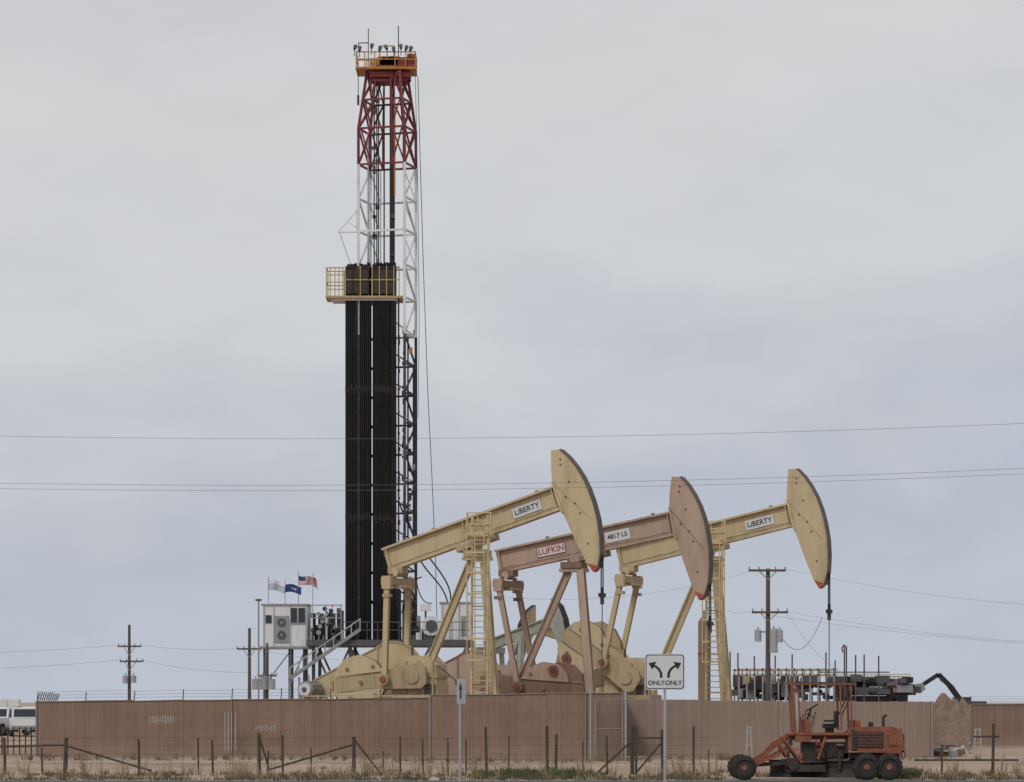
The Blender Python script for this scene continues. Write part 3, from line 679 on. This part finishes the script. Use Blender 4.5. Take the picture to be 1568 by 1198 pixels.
fence("perimeter_fence",gp(57,123),gp(57,123)+V((-3.0,26,0)),2.22,2.2,SL1,True,2.2)
fence("perimeter_fence",gp(660,116),gp(957,115),2.46,2.56,SL1,False,1.35)
fence("perimeter_fence",gp(660,116),gp(660,121),2.46,2.36,SL1,False,2.5)
fence("perimeter_fence",gp(957,121.5),gp(1427,121.5),2.30,2.20,SL2,False,2.95,top=False)
fence("perimeter_fence",gp(957,115),gp(957,121.5),2.56,2.30,SL1,False,2.5)
fence("perimeter_fence",gp(1427,121.5),gp(1427,121.5)+V((2,30,0)),2.2,2.2,SL2,False,3)
fence("perimeter_fence",gp(1487,150),gp(1760,150),2.1,2.1,SL1,True,3,barbh=0.4)
R=root("chain_link_gate",gp(905,114.6)); m=MB()
for x in(904,912,953,958): m.cyl(gp(x,114.6),gp(x,114.6)+V((0,0,2.75 if x in(904,958) else 2.3)),0.035,FPOST if x in(912,953) else GALV,n=8)
for z in(0.25,1.2,2.3): m.cyl(gp(912,114.6)+V((0,0,z)),gp(953,114.6)+V((0,0,z)),0.018,FPOST,n=6)
for x in range(915,952,3):
    m.cyl(gp(x,114.6)+V((0,0,.25)),gp(x+8 if x<944 else x,114.6)+V((0,0,2.3)),0.006,FPOST,n=4,cap=False); m.cyl(gp(x,114.6)+V((0,0,2.3)),gp(x+8 if x<944 else x,114.6)+V((0,0,.25)),0.006,FPOST,n=4,cap=False)
m.build("frame",R)
m=MB()
for x in range(-60,60,9): m.cyl(gp(x,128),gp(x,128)+V((0,0,1.15)),0.03,POSTM,n=6)
for z in(0.3,0.6,0.9,1.1): m.cyl(gp(-60,128)+V((0,0,z)),gp(58,128)+V((0,0,z)),0.012,CABLE,n=4)
m.build("low_pipe_fence")

# ------------------------------------------------------------ ranch fence in front
DF=93; R=root("barbed_wire_fence",gp(500,DF)); m=MB()
def post(x,ytop,th=0.045,D=DF,mt=POSTM,lean=0.0):
    z=CH+(HY-ytop)*D/F; b0=gp(x,D); m.cyl(b0,b0+V((lean+random.uniform(-.03,.03),0,z)),th,mt,th*0.9,n=7)
for x,y,t in((8,1130,.05),(65,1145,.03),(100,1130,.07),(213,1132,.045),(304,1130,.03),(326,1133,.035),(433,1126,.035),(397,1123,.055),(410,1150,.03),(477,1145,.025),(542,1128,.06),(586,1150,.025),(613,1128,.03),(648,1132,.03),(686,1130,.025),(714,1132,.025),(745,1113,.045),(779,1128,.025),(838,1112,.05),(851,1124,.045),(893,1136,.025),(930,1126,.035),(968,1112,.06),(974,1112,.04),(1015,1118,.06),(1062,1112,.04),(1085,1148,.025),(1442,1140,.035),(1520,1108,.05)):
    post(x,y,t)
def br(x0,y0,x1,y1,t=0.035):
    m.cyl(V((gp(x0,DF).x,DF,CH+(HY-y0)*DF/F)),V((gp(x1,DF).x,DF,max(0,CH+(HY-y1)*DF/F))),t,POSTM,n=6)
for q in((104,1143,230,1180),(0,1143,104,1141),(397,1128,412,1178),(408,1180,542,1140),(542,1132,584,1186),(912,1186,968,1134),(970,1130,1014,1130),(972,1186,1012,1138),(230,1178,232,1186),(1400,1164,1560,1164),(1490,1128,1530,1128)): br(*q)
for z in(0.35,0.62,0.9,1.12):
    xs=list(range(0,1110,55))
    for a_,b_ in zip(xs[:-1],xs[1:]): m.tube(catenary(gp(a_,DF)+V((0,0,z+random.uniform(-.02,.02))),gp(b_,DF)+V((0,0,z+random.uniform(-.02,.02))),0.02,4),0.005,CABLE,4)
m.build("posts_and_wires",R)

# ------------------------------------------------------------ signs
Ps,ss=W(72); R=root("traffic_sign",gp(1018,72)); m=MB()
cx,cy=1018,1029
def rr(w_,h_,rad,n=5):
    o=[]
    for sx_,sz_,a0 in((1,1,0),(-1,1,90),(-1,-1,180),(1,-1,270)):
        for i in range(n+1):
            a=math.radians(a0+90*i/n); o.append((sx_*(w_/2-rad)+rad*math.cos(a),sz_*(h_/2-rad)+rad*math.sin(a)))
    return o
O=Ps(cx,cy)
def pr_(pts,y0,y1,mt): m.prism([(O.x+x*ss,O.z+z*ss) for x,z in pts],72+y0,72+y1,mt)
pr_(rr(61,55,5),-0.010,0.0,SIGNW); pr_(rr(58.5,52.5,4.5),-0.013,-0.0102,SIGNB); pr_(rr(56,50,4),-0.016,-0.0132,SIGNW)
for sg in(-1,1):
    cl=[(5.5,-9),(6,-2),(9,4),(14,8),(19,10)]; wd=[2.0,2.0,1.9,1.8,1.6]
    le=[];ri=[]
    for i,(x,z) in enumerate(cl):
        x2,z2=cl[min(i+1,4)];x1,z1=cl[max(i-1,0)]; dx,dz=x2-x1,z2-z1; l=math.hypot(dx,dz); le.append((sg*(x-dz/l*wd[i]),z+dx/l*wd[i])); ri.append((sg*(x+dz/l*wd[i]),z-dx/l*wd[i]))
    for i in range(4): pr_([le[i],le[i+1],ri[i+1],ri[i]],-0.0195,-0.0165,SIGNB)
    pr_([(sg*25,13.5),(sg*13,15.5),(sg*19.5,3.5)],-0.0225,-0.0197,SIGNB)
    Mt=Matrix.Translation(Ps(cx+sg*13.2,cy+17.0,-0.021)-V(R["_w"]))@Matrix.Rotation(math.radians(90),4,'X')
    text("lettering","ONLY",9.4*ss,Mt,SIGNB,R)
m.beam(gp(1018,72.04),V((gp(1018,72).x,72.04,O.z+26*ss)),0.06,0.05,GALV)
for z in(-18,18): m.cyl(V((O.x,71.976,O.z+z*ss)),V((O.x,71.984,O.z+z*ss)),0.012,GALV,n=8)
m.build("plate_and_post",R)
Pt,st=W(82); R=root("traffic_sign",gp(706,82),math.radians(72),store=False); m=MB()
zc=CH+(HY-1059)*st
m.prism([(x,zc+z) for x,z in[(a*.33/30,b*.33/27) for a,b in rr(61,55,5)]],-0.01,0.0,SIGNW); m.prism([(x,zc+z) for x,z in[(-.12,-.2),(-.02,-.2),(-.02,.05),(.08,.05),(-.08,.22),(-.22,.05),(-.12,.05)]],-0.02,-0.011,SIGNB)
m.beam((0,0.03,0),(0,0.03,zc+0.3),0.05,0.05,GALV); m.build("plate_and_post",R)

# ------------------------------------------------------------ motor grader
DG=86.9; PG,sg_=W(DG); R=root("motor_grader",gp(1250,DG)); s=sg_
YG=HY+F*CH/DG
m=MB()
def wheel(px,rr_,dy,w_=0.24):
    c=PG(px,YG-rr_,dy)
    prof=[(-w_/2,0.62),(-w_/2,0.88),(-w_*0.36,0.97),(0,1.0),(w_*0.36,0.97),(w_/2,0.88),(w_/2,0.62)]
    n=24; vs=[]
    for yy,f_ in prof:
        for k_ in range(n):
            t=2*math.pi*k_/n; vs.append(c+V((math.cos(t)*rr_*s*f_,yy,math.sin(t)*rr_*s*f_)))
    fs=[(j*n+i,j*n+(i+1)%n,(j+1)*n+(i+1)%n,(j+1)*n+i) for j in range(len(prof)-1) for i in range(n)]
    m.add(vs,fs,TYRE,True)
    for k_ in range(18):
        t=2*math.pi*k_/18; m.box(c+V((math.cos(t)*rr_*s*.985,0,math.sin(t)*rr_*s*.985)),(0.03,w_*0.8,0.05),TYRE,Matrix.Rotation(-t,3,'Y'))
    m.cyl(c+V((0,-w_*0.32,0)),c+V((0,w_*0.32,0)),rr_*s*0.63,GR_DK,n=20); m.cyl(c+V((0,-w_*0.42,0)),c+V((0,w_*0.42,0)),rr_*s*0.22,GR_OR,n=12)
for dy in(-0.78,0.78):
    wheel(1136,19,dy,0.2); wheel(1322,20.5,dy,0.28); wheel(1356,20.5,dy,0.28)
m.build("wheels",R)
m=MB()
m.beam(PG(1136,1176,-0.7),PG(1136,1176,0.7),0.12,0.14,GR_DK); m.beam(PG(1136,1178),PG(1136,1158),0.18,0.2,GR_OR)
for dy in(-0.7,0.7): m.beam(PG(1322,1174,dy*0.8),PG(1356,1174,dy*0.8),0.1,0.26,GR_DK)
fr=[(1128,1168),(1150,1166),(1168,1158),(1184,1141),(1204,1129),(1300,1127)]
for a_,b_ in zip(fr[:-1],fr[1:]): m.beam(PG(a_[0],a_[1]),PG(b_[0],b_[1]),0.2,0.17,GR_OR)
fr=[(1150,1172),(1180,1160),(1205,1146)]
for a_,b_ in zip(fr[:-1],fr[1:]):
    for dy in(-.3,.3): m.beam(PG(a_[0],a_[1],dy),PG(b_[0],b_[1],dy),0.06,0.09,GR_OR)
for dy in(-.35,.35): m.beam(PG(1150,1172,dy*.3),PG(1235,1166,dy),0.09,0.1,GR_DK)
m.cyl(PG(1240,1168),PG(1240,1162),0.5,GR_DK,n=24); m.cyl(PG(1240,1161),PG(1240,1146),0.16,GR_DK,n=12)
bl=[(0.0,0),(0.08,0.12),(0.1,0.26),(0.05,0.42),(-0.04,0.5),(-0.07,0.5),(0.02,0.4),(0.06,0.26),(0.04,0.12),(-0.04,0)]
bm_=Matrix.Rotation(math.radians(62),3,'Z'); bc=PG(1245,YG-3)
m.prism(bl,-1.35,1.35,GR_DK,f=lambda q:bm_@q+bc)
for x in(1205,1283): m.beam(PG(x,1150,-.4),PG(x,1178,-.4),0.08,0.1,GR_DK)
m.box(PG(1232,1176,-.2),(1.1,0.5,0.2),GR_DK); m.cyl(PG(1212,1170,-.5),PG(1212,1170,.5),0.16,GR_DK,n=14)
m.box(PG(1262,1150),(1.3,.5,.5),GR_DK)
for x0,y0,x1,y1 in((1196,1128,1226,1168),(1262,1128,1250,1165),(1188,1134,1205,1160)):
    for dy in(-.4,.4): m.cyl(PG(x0,y0,dy),PG(x1,y1,dy),0.04,GR_OR,n=8)
for i in range(16): m.box(PG(random.uniform(1195,1295),random.uniform(1130,1165),random.uniform(-.45,-.2)),(random.uniform(.05,.25),.1,random.uniform(.05,.18)),random.choice((GR_DK,GR_OR,GR_DK)))
m.build("frame_and_blade",R)
m=MB()
m.box(PG(1252,1124),(5.2*18*s,0.95,0.07),GR_OR); m.box(PG(1228,1131,-.3),(24*s,.3,10*s),GR_OR)
m.beam(PG(1210,1046,-.45),PG(1215,1124,-.45),0.08,0.09,GR_OR); m.beam(PG(1210,1046,.45),PG(1215,1124,.45),0.06,0.07,GR_OR)
m.beam(PG(1220,1056,-.45),PG(1223,1122,-.45),0.05,0.05,GR_OR); m.beam(PG(1210,1056,-.45),PG(1221,1056,-.45),0.05,0.06,GR_OR)
m.box(PG(1216.5,1087,-.40),(7*s,0.01,60*s),SIGNW)
for x in(1286,1302):
    for dy in(-.45,.45): m.beam(PG(x-2,1048,dy),PG(x,1118,dy),0.05,0.06,GR_OR)
for dy in(-.48,.48): m.beam(PG(1205,1048,dy),PG(1308,1048,dy),0.045,0.05,GR_OR)
for x in(1206,1240,1272,1307): m.beam(PG(x,1048,-.48),PG(x,1048,.48),0.05,0.05,GR_OR)
m.box(PG(1256,1046.0),(102*s,0.98,0.02),GR_DK)
for dy in(-.45,.45): m.beam(PG(1302,1062,dy),PG(1286,1096,dy),0.035,0.035,GR_DK)
m.cyl(PG(1228,1122),PG(1242,1086),0.03,GR_DK,n=8)
wc=PG(1243,1084); ux=V((0.85,0,0.5)).normalized(); uy=V((0,1,0))
pts=[wc+ux*math.cos(t*math.pi/10)*0.21+uy*math.sin(t*math.pi/10)*0.21 for t in range(21)]; m.tube(pts,0.015,GR_DK,6)
for t in(0,7,14): m.cyl(wc,pts[t],0.012,GR_DK,n=5)
for i in range(7):
    x=1222+i*3.6; yt=1096+random.uniform(-6,6); m.cyl(PG(x,1122,-.2+.07*i),PG(x+3+i*.5,yt,-.2+.07*i),0.012,GR_DK,n=5); m.cyl(PG(x+3+i*.5,yt,-.2+.07*i),PG(x+3+i*.5,yt-3,-.2+.07*i),0.02,BLACK,n=6)
m.box(PG(1232,1112),(16*s,.5,20*s),GR_OR)
m.box(PG(1270,1112),(20*s,.5,7*s),BLACK); m.box(PG(1280,1101),(5*s,.48,24*s),BLACK); m.box(PG(1270,1119),(12*s,.3,9*s),GR_DK); m.box(PG(1268,1104,-.3),(16*s,.06,3*s),BLACK)
m.build("operator_station",R)
m=MB()
hood=[(1296,1150),(1296,1120),(1304,1113),(1364,1113),(1374,1117),(1380,1124),(1380,1148),(1374,1154)]
m.prism([(PG(x,y).x,PG(x,y).z) for x,y in hood],DG-.42,DG+.42,GR_OR)
m.box(PG(1330,1133,-.43),(40*s,.02,24*s),GR_DK)
for i in range(5): m.box(PG(1330,1124+i*4.6,-.445),(38*s,.02,1.2*s),GR_OR)
m.box(PG(1306,1134,-.43),(8*s,.03,30*s),GR_DK); m.box(PG(1364,1135,-.435),(12*s,.03,14*s),GR_OR)
m.box(PG(1381,1138),(3*s,.7,28*s),GR_DK)
m.cyl(PG(1352,1114,-.1),PG(1352,1098,-.1),0.045,GR_DK,n=8); m.cyl(PG(1352,1098,-.1),PG(1357,1095,-.1),0.045,GR_DK,n=8)
m.cyl(PG(1334,1114,.1),PG(1334,1106,.1),0.07,GR_DK,n=10); m.box(PG(1309,1108,-.1),(14*s,.5,10*s),GR_OR)
m.beam(PG(1290,1157),PG(1376,1157),0.5,0.16,GR_DK)
for dy in(-.4,.4): m.beam(PG(1376,1115,dy),PG(1384,1160,dy),0.05,0.05,GR_OR)
m.build("engine_hood",R)
for o in R.children:
    if o.name.startswith("engine_hood") or o.name.startswith("operator"):
        bv=o.modifiers.new("bevel",'BEVEL'); bv.width=0.012; bv.segments=2; bv.limit_method='ANGLE'

# ------------------------------------------------------------ parked pickups at the left
def pickup(px,D,rz,body=WHITE):
    R=root("pickup_truck",gp(px,D),rz,store=False); m=MB()
    lo=[(-2.7,0.45),(-2.7,1.1),(-0.7,1.12),(-0.7,1.15),(0.95,1.15),(1.2,1.13),(2.5,1.02),(2.7,0.85),(2.7,0.45),(2.15,0.45),(1.95,0.8),(1.45,0.8),(1.2,0.45),(-1.2,0.45),(-1.4,0.8),(-1.95,0.8),(-2.15,0.45)]
    m.prism(lo,-0.95,0.95,body); cab=[(-0.8,1.15),(-0.6,1.8),(0.3,1.85),(1.1,1.15)]; m.prism(cab,-0.82,0.82,body)
    gl_=[(-0.62,1.2),(-0.48,1.72),(0.25,1.76),(0.9,1.2)]; m.prism(gl_,-0.835,0.835,GLASS); m.box((0.13,0,1.5),(0.08,1.69,0.6),body)
    m.add([(1.08,-.72,1.19),(1.08,.72,1.19),(.38,.68,1.80),(.38,-.68,1.80)],[(0,1,2,3)],GLASS); m.add([(-.80,-.72,1.25),(-.80,.72,1.25),(-.64,.68,1.74),(-.64,-.68,1.74)],[(0,1,2,3)],GLASS)
    for sx_ in(-1.68,1.7):
        for y in(-0.82,0.82): m.cyl((sx_,y-0.12,0.4),(sx_,y+0.12,0.4),0.4,TYRE,n=18); m.cyl((sx_,y-0.14,0.4),(sx_,y+0.14,0.4),0.2,GREY,n=12)
    m.box((2.72,0,0.6),(0.12,1.8,0.2),GREY); m.box((-2.72,0,0.6),(0.12,1.8,0.18),GREY); m.box((2.71,0,.85),(.06,1.2,.22),BLACK)
    m.build("body_and_wheels",R)
pickup(4,200,math.radians(70)); pickup(38,196,math.radians(100)); pickup(22,225,math.radians(20),DGREY); pickup(52,230,math.radians(80)); pickup(-30,205,math.radians(60))
R=root("cargo_trailer",gp(-8,250),math.radians(8),store=False); m=MB(); m.box((0,0,1.5),(4.2,2.2,1.8),WHITE); m.box((0,0,0.55),(4.4,2.0,0.14),DGREY)
for x in(-.5,.5):
    for y in(-1,1): m.cyl((x,y-.12,.38),(x,y+.12,.38),.38,TYRE,n=16)
m.beam((2.1,0,.5),(3.2,0,.45),.1,.1,DGREY)
for x in range(-2,3): m.box((x,-1.115,1.5),(.05,.03,1.7),GALV)
m.build("box_and_wheels",R)

# ------------------------------------------------------------ yard equipment, right
D=205; P,s=W(D)
R=root("pipe_rack",gp(1190,D)); m=MB()
for y in(1026,1034):
    for dy in(-2,2): m.beam(P(1126,y,dy),P(1278,y,dy),.1,.12,TAN2)
for x in range(1128,1280,12):
    for dy in(-2,2): m.beam(P(x,1024,dy),V((P(x,0).x,D+dy,0)),.10,.10,GREY)
for i in range(70): m.box(P(random.uniform(1128,1285),random.uniform(1040,1070),random.uniform(-1.5,1.5)),(random.uniform(.2,1.2),1,random.uniform(.15,.8)),random.choice((TAN2,DGREY,GREY,PINKD,DGREY,BLACK,DGREY,BOARD)))
m.box(P(1200,1088),(6.5,3,1.2),DGREY)
for x,y in((1118,998),(1130,1000),(1155,1005),(1213,1002),(1187,1004)): m.cyl(V((P(x,0).x,D,0)),P(x,y),.055,DGREY,n=6)
m.build("frame_and_valves",R)
R=root("frac_tank",gp(1345,D+4)); m=MB()
for i,(x0,x1,mt) in enumerate(((1290,1318,DGREY),(1320,1350,PINKD),(1352,1376,BLUE),(1378,1400,BLUE))):
    m.box(P((x0+x1)/2,1052,4),((x1-x0)*s,2.4,26*s),mt)
    for k_ in range(4): m.box(P(x0+3+k_*7,1052,2.75),(.1,.1,25*s),DGREY)
    m.box(P((x0+x1)/2,1081,4),((x1-x0)*s-.1,2.2,31*s),DGREY)
m.beam(P(1288,1036,3),P(1402,1036,3),.07,.07,RAILY); m.beam(P(1288,1032,3),P(1402,1032,3),.04,.04,RAILY)
for x in range(1288,1403,6): m.beam(P(x,1039,3),P(x,1032,3),.04,.04,RAILY)
for i in range(60): m.box(P(random.uniform(1285,1405),random.uniform(1038,1064),random.uniform(1,2.6)),(random.uniform(.2,1.4),.6,random.uniform(.1,.5)),random.choice((BLACK,BLUE,DGREY,PINKD,GREY,BLACK,DGREY)))
m.build("tanks_and_walkway",R)
R=root("vent_pipe_row",gp(1310,D)); m=MB()
for x,y in((1260,1000),(1288,988),(1291,990),(1305,1004),(1318,1003),(1340,1005),(1274,1012)): m.cyl(V((P(x,0).x,D-2,0)),P(x,y,-2),.055,DGREY,n=6)
m.tube([P(1286,1000,-2),P(1284,994,-2),P(1288,988,-2)],.05,CRED,5)
m.beam(P(1250,1030,-2),P(1356,1030,-2),.06,.08,DGREY)
m.build("pipes",R)
R=root("treater_vessel",gp(1078,160)); m=MB(); Pv,sv=W(160)
m.cyl(V((Pv(1078,0).x,160,0.3)),Pv(1078,952),9*sv,PINKD,n=20); m.cyl(Pv(1078,952),Pv(1078,944),9*sv,PINKD,3*sv,n=20); m.cyl(Pv(1078,944),Pv(1078,935),.1,GREY,n=8)
m.cyl(Pv(1078,1000),Pv(1078,1003),9.6*sv,CRED,n=20)
m.cyl(V((Pv(1078,0).x,160,0)),V((Pv(1078,0).x,160,.3)),10*sv,CONC,n=20); m.build("shell",R)
R=root("excavator",gp(1440,215)); Px,sx2=W(215); m=MB(); s=sx2
for a_,b_,w_ in(((1470,1072),(1454,1050),8),((1454,1050),(1437,1033),7),((1437,1033),(1414,1048),6),((1414,1048),(1404,1055),4)): m.beam(Px(*a_),Px(*b_),.4,w_*s,BLACK)
m.prism([(Px(x,y).x,Px(x,y).z) for x,y in((1400,1048),(1412,1046),(1416,1056),(1408,1062),(1398,1058))],214.5,215.5,GREY); m.cyl(Px(1462,1055),Px(1440,1040),.12,GALV,n=8)
m.box(Px(1478,1088),(2.6,2.6,1.3),DGREY); m.box(Px(1470,1084,-.6),(1.2,1.2,1.5),GLASS)
for dy in(-1.1,1.1): m.box(V((Px(1478,0).x,215+dy,.5)),(3.8,.5,.9),BLACK)
m.build("body_and_arm",R)
import mathutils.noise as mn
def mound(px,D,rx,ry,h,seed):
    c=gp(px,D); n=44; vs=[]
    for j in range(n+1):
        for i in range(n+1):
            u=i/n*2-1; v=j/n*2-1; r_=math.sqrt(u*u+v*v)
            hh=h*min(1,max(0,1-r_)*1.5)**0.9*(1+0.4*mn.noise(V((u*3+seed,v*3,0))))+0.15*mn.noise(V((u*9,v*9+seed,1)))*(1 if r_<.95 else 0)
            vs.append(V((c.x+u*rx,c.y+v*ry,max(-0.03,hh) if r_<1 else -0.03)))
    m=MB(); m.add(vs,[(j*(n+1)+i,j*(n+1)+i+1,(j+1)*(n+1)+i+1,(j+1)*(n+1)+i) for j in range(n) for i in range(n)],DIRTM,True); m.build("dirt_mound",loc=c)
mound(1455,190,2.4,5,2.3,1); mound(1436,150,1.6,4,0.9,4); mound(1485,170,2.2,4,1.2,9)
m=MB()
for i in range(60):
    px=random.uniform(1431,1486); Dd=random.uniform(122,150); b_=gp(px,Dd); sz=random.uniform(.06,.28)
    m.box(b_+V((0,0,sz*.4)),(sz*random.uniform(.6,2),sz,sz),random.choice((DGREY,CONC,GREY,DIRTM,WHITE)),Matrix.Rotation(random.uniform(0,3),3,'Z'))
m.build("scattered_debris",loc=(0,0,0))
R=root("step_ladder",gp(1496,120)); m=MB()
for x0,x1 in((1490,1494),(1504,1500)):
    for dy in(-.2,.3): m.beam(gp(x0,120+dy),gp(x1,120+dy)+V((0,0,1.15)),.05,.05,GALV)
for z in(.3,.6,.9,1.13): m.beam(gp(1491,119.9)+V((0,0,z)),gp(1502,119.9)+V((0,0,z)),.04,.04,GALV)
m.build("frame",R)
R=root("step_ladder",gp(1147,100)); m=MB()
for x0,x1 in((1141,1145),(1153,1149)): m.beam(gp(x0,100),gp(x1,100)+V((0,0,1.4)),.04,.04,GALV)
for z in(.4,.8,1.2,1.38): m.beam(gp(1143,100)+V((0,0,z)),gp(1151,100)+V((0,0,z)),.03,.03,GALV)
m.build("frame",R)

# ------------------------------------------------------------ grass
GS=[mat("dry_grass",(0.26,0.20,0.12),0.9,0,0.2,1),mat("olive_grass",(0.10,0.10,0.05),0.9,0,0.3,1),mat("brown_weed",(0.12,0.085,0.055),0.9,0,0.3,1),mat("green_grass",(0.06,0.085,0.032),0.9,0,0.3,1)]
m=MB()
def tuft(x,y,n,h,mt,spread=0.22):
    for _ in range(n):
        a=random.uniform(0,6.28); r_=random.random()**.7*spread; bx=x+math.cos(a)*r_*.5; by=y+math.sin(a)*r_*.5; hh=h*random.uniform(.5,1.15)
        lx=math.cos(a)*hh*random.uniform(.05,.55); ly=math.sin(a)*hh*.4; w_=random.uniform(.005,.010)
        p1=V((bx+lx*.4,by+ly*.4,hh*.6)); p2=V((bx+lx,by+ly,hh))
        m.add([(bx-w_,by,0),(bx+w_,by,0),p1+V((w_*.8,0,0)),p1-V((w_*.8,0,0)),p2],[(0,1,2,3),(3,2,4)],mt)
cnt=0
while cnt<900:
    px=random.uniform(-20,1590); Dd=86.5+abs(random.gauss(0,1))*4.0
    if Dd>112: continue
    dens=0.35+1.3*mn.noise(V((px*0.014,Dd*.3,3)))
    if random.random()>dens: continue
    if 1110<px<1390 and Dd<89: continue
    b_=gp(px,Dd); k_=random.random()
    mt=GS[0] if k_<.35 else (GS[2] if k_<.7 else GS[1])
    tuft(b_.x,b_.y,random.randint(6,13),random.uniform(.06,.22) if k_>.10 else random.uniform(.4,.8),mt)
    cnt+=1
for _ in range(330):
    px=random.choice((random.gauss(785,28),random.gauss(1390,10),random.gauss(860,30))); b_=gp(px,random.uniform(87,94)); tuft(b_.x,b_.y,12,random.uniform(.1,.3),GS[3] if random.random()<.6 else GS[1])
for _ in range(260):
    px=random.uniform(20,1500); b_=gp(px,random.uniform(116,120)-4*(600<px<1000)-1.5); tuft(b_.x,b_.y,9,random.uniform(.1,.35),random.choice((GS[0],GS[2])))
for _ in range(500):
    px=random.uniform(-20,1590)
    b_=gp(px,random.uniform(85.6,87.2))
    if 1112<px<1388: continue
    tuft(b_.x,b_.y,10,random.uniform(.05,.16),random.choice((GS[1],GS[2],GS[1],GS[0])))
m.build("grass")
for o in bpy.data.objects:
    if "_w" in o: del o["_w"]
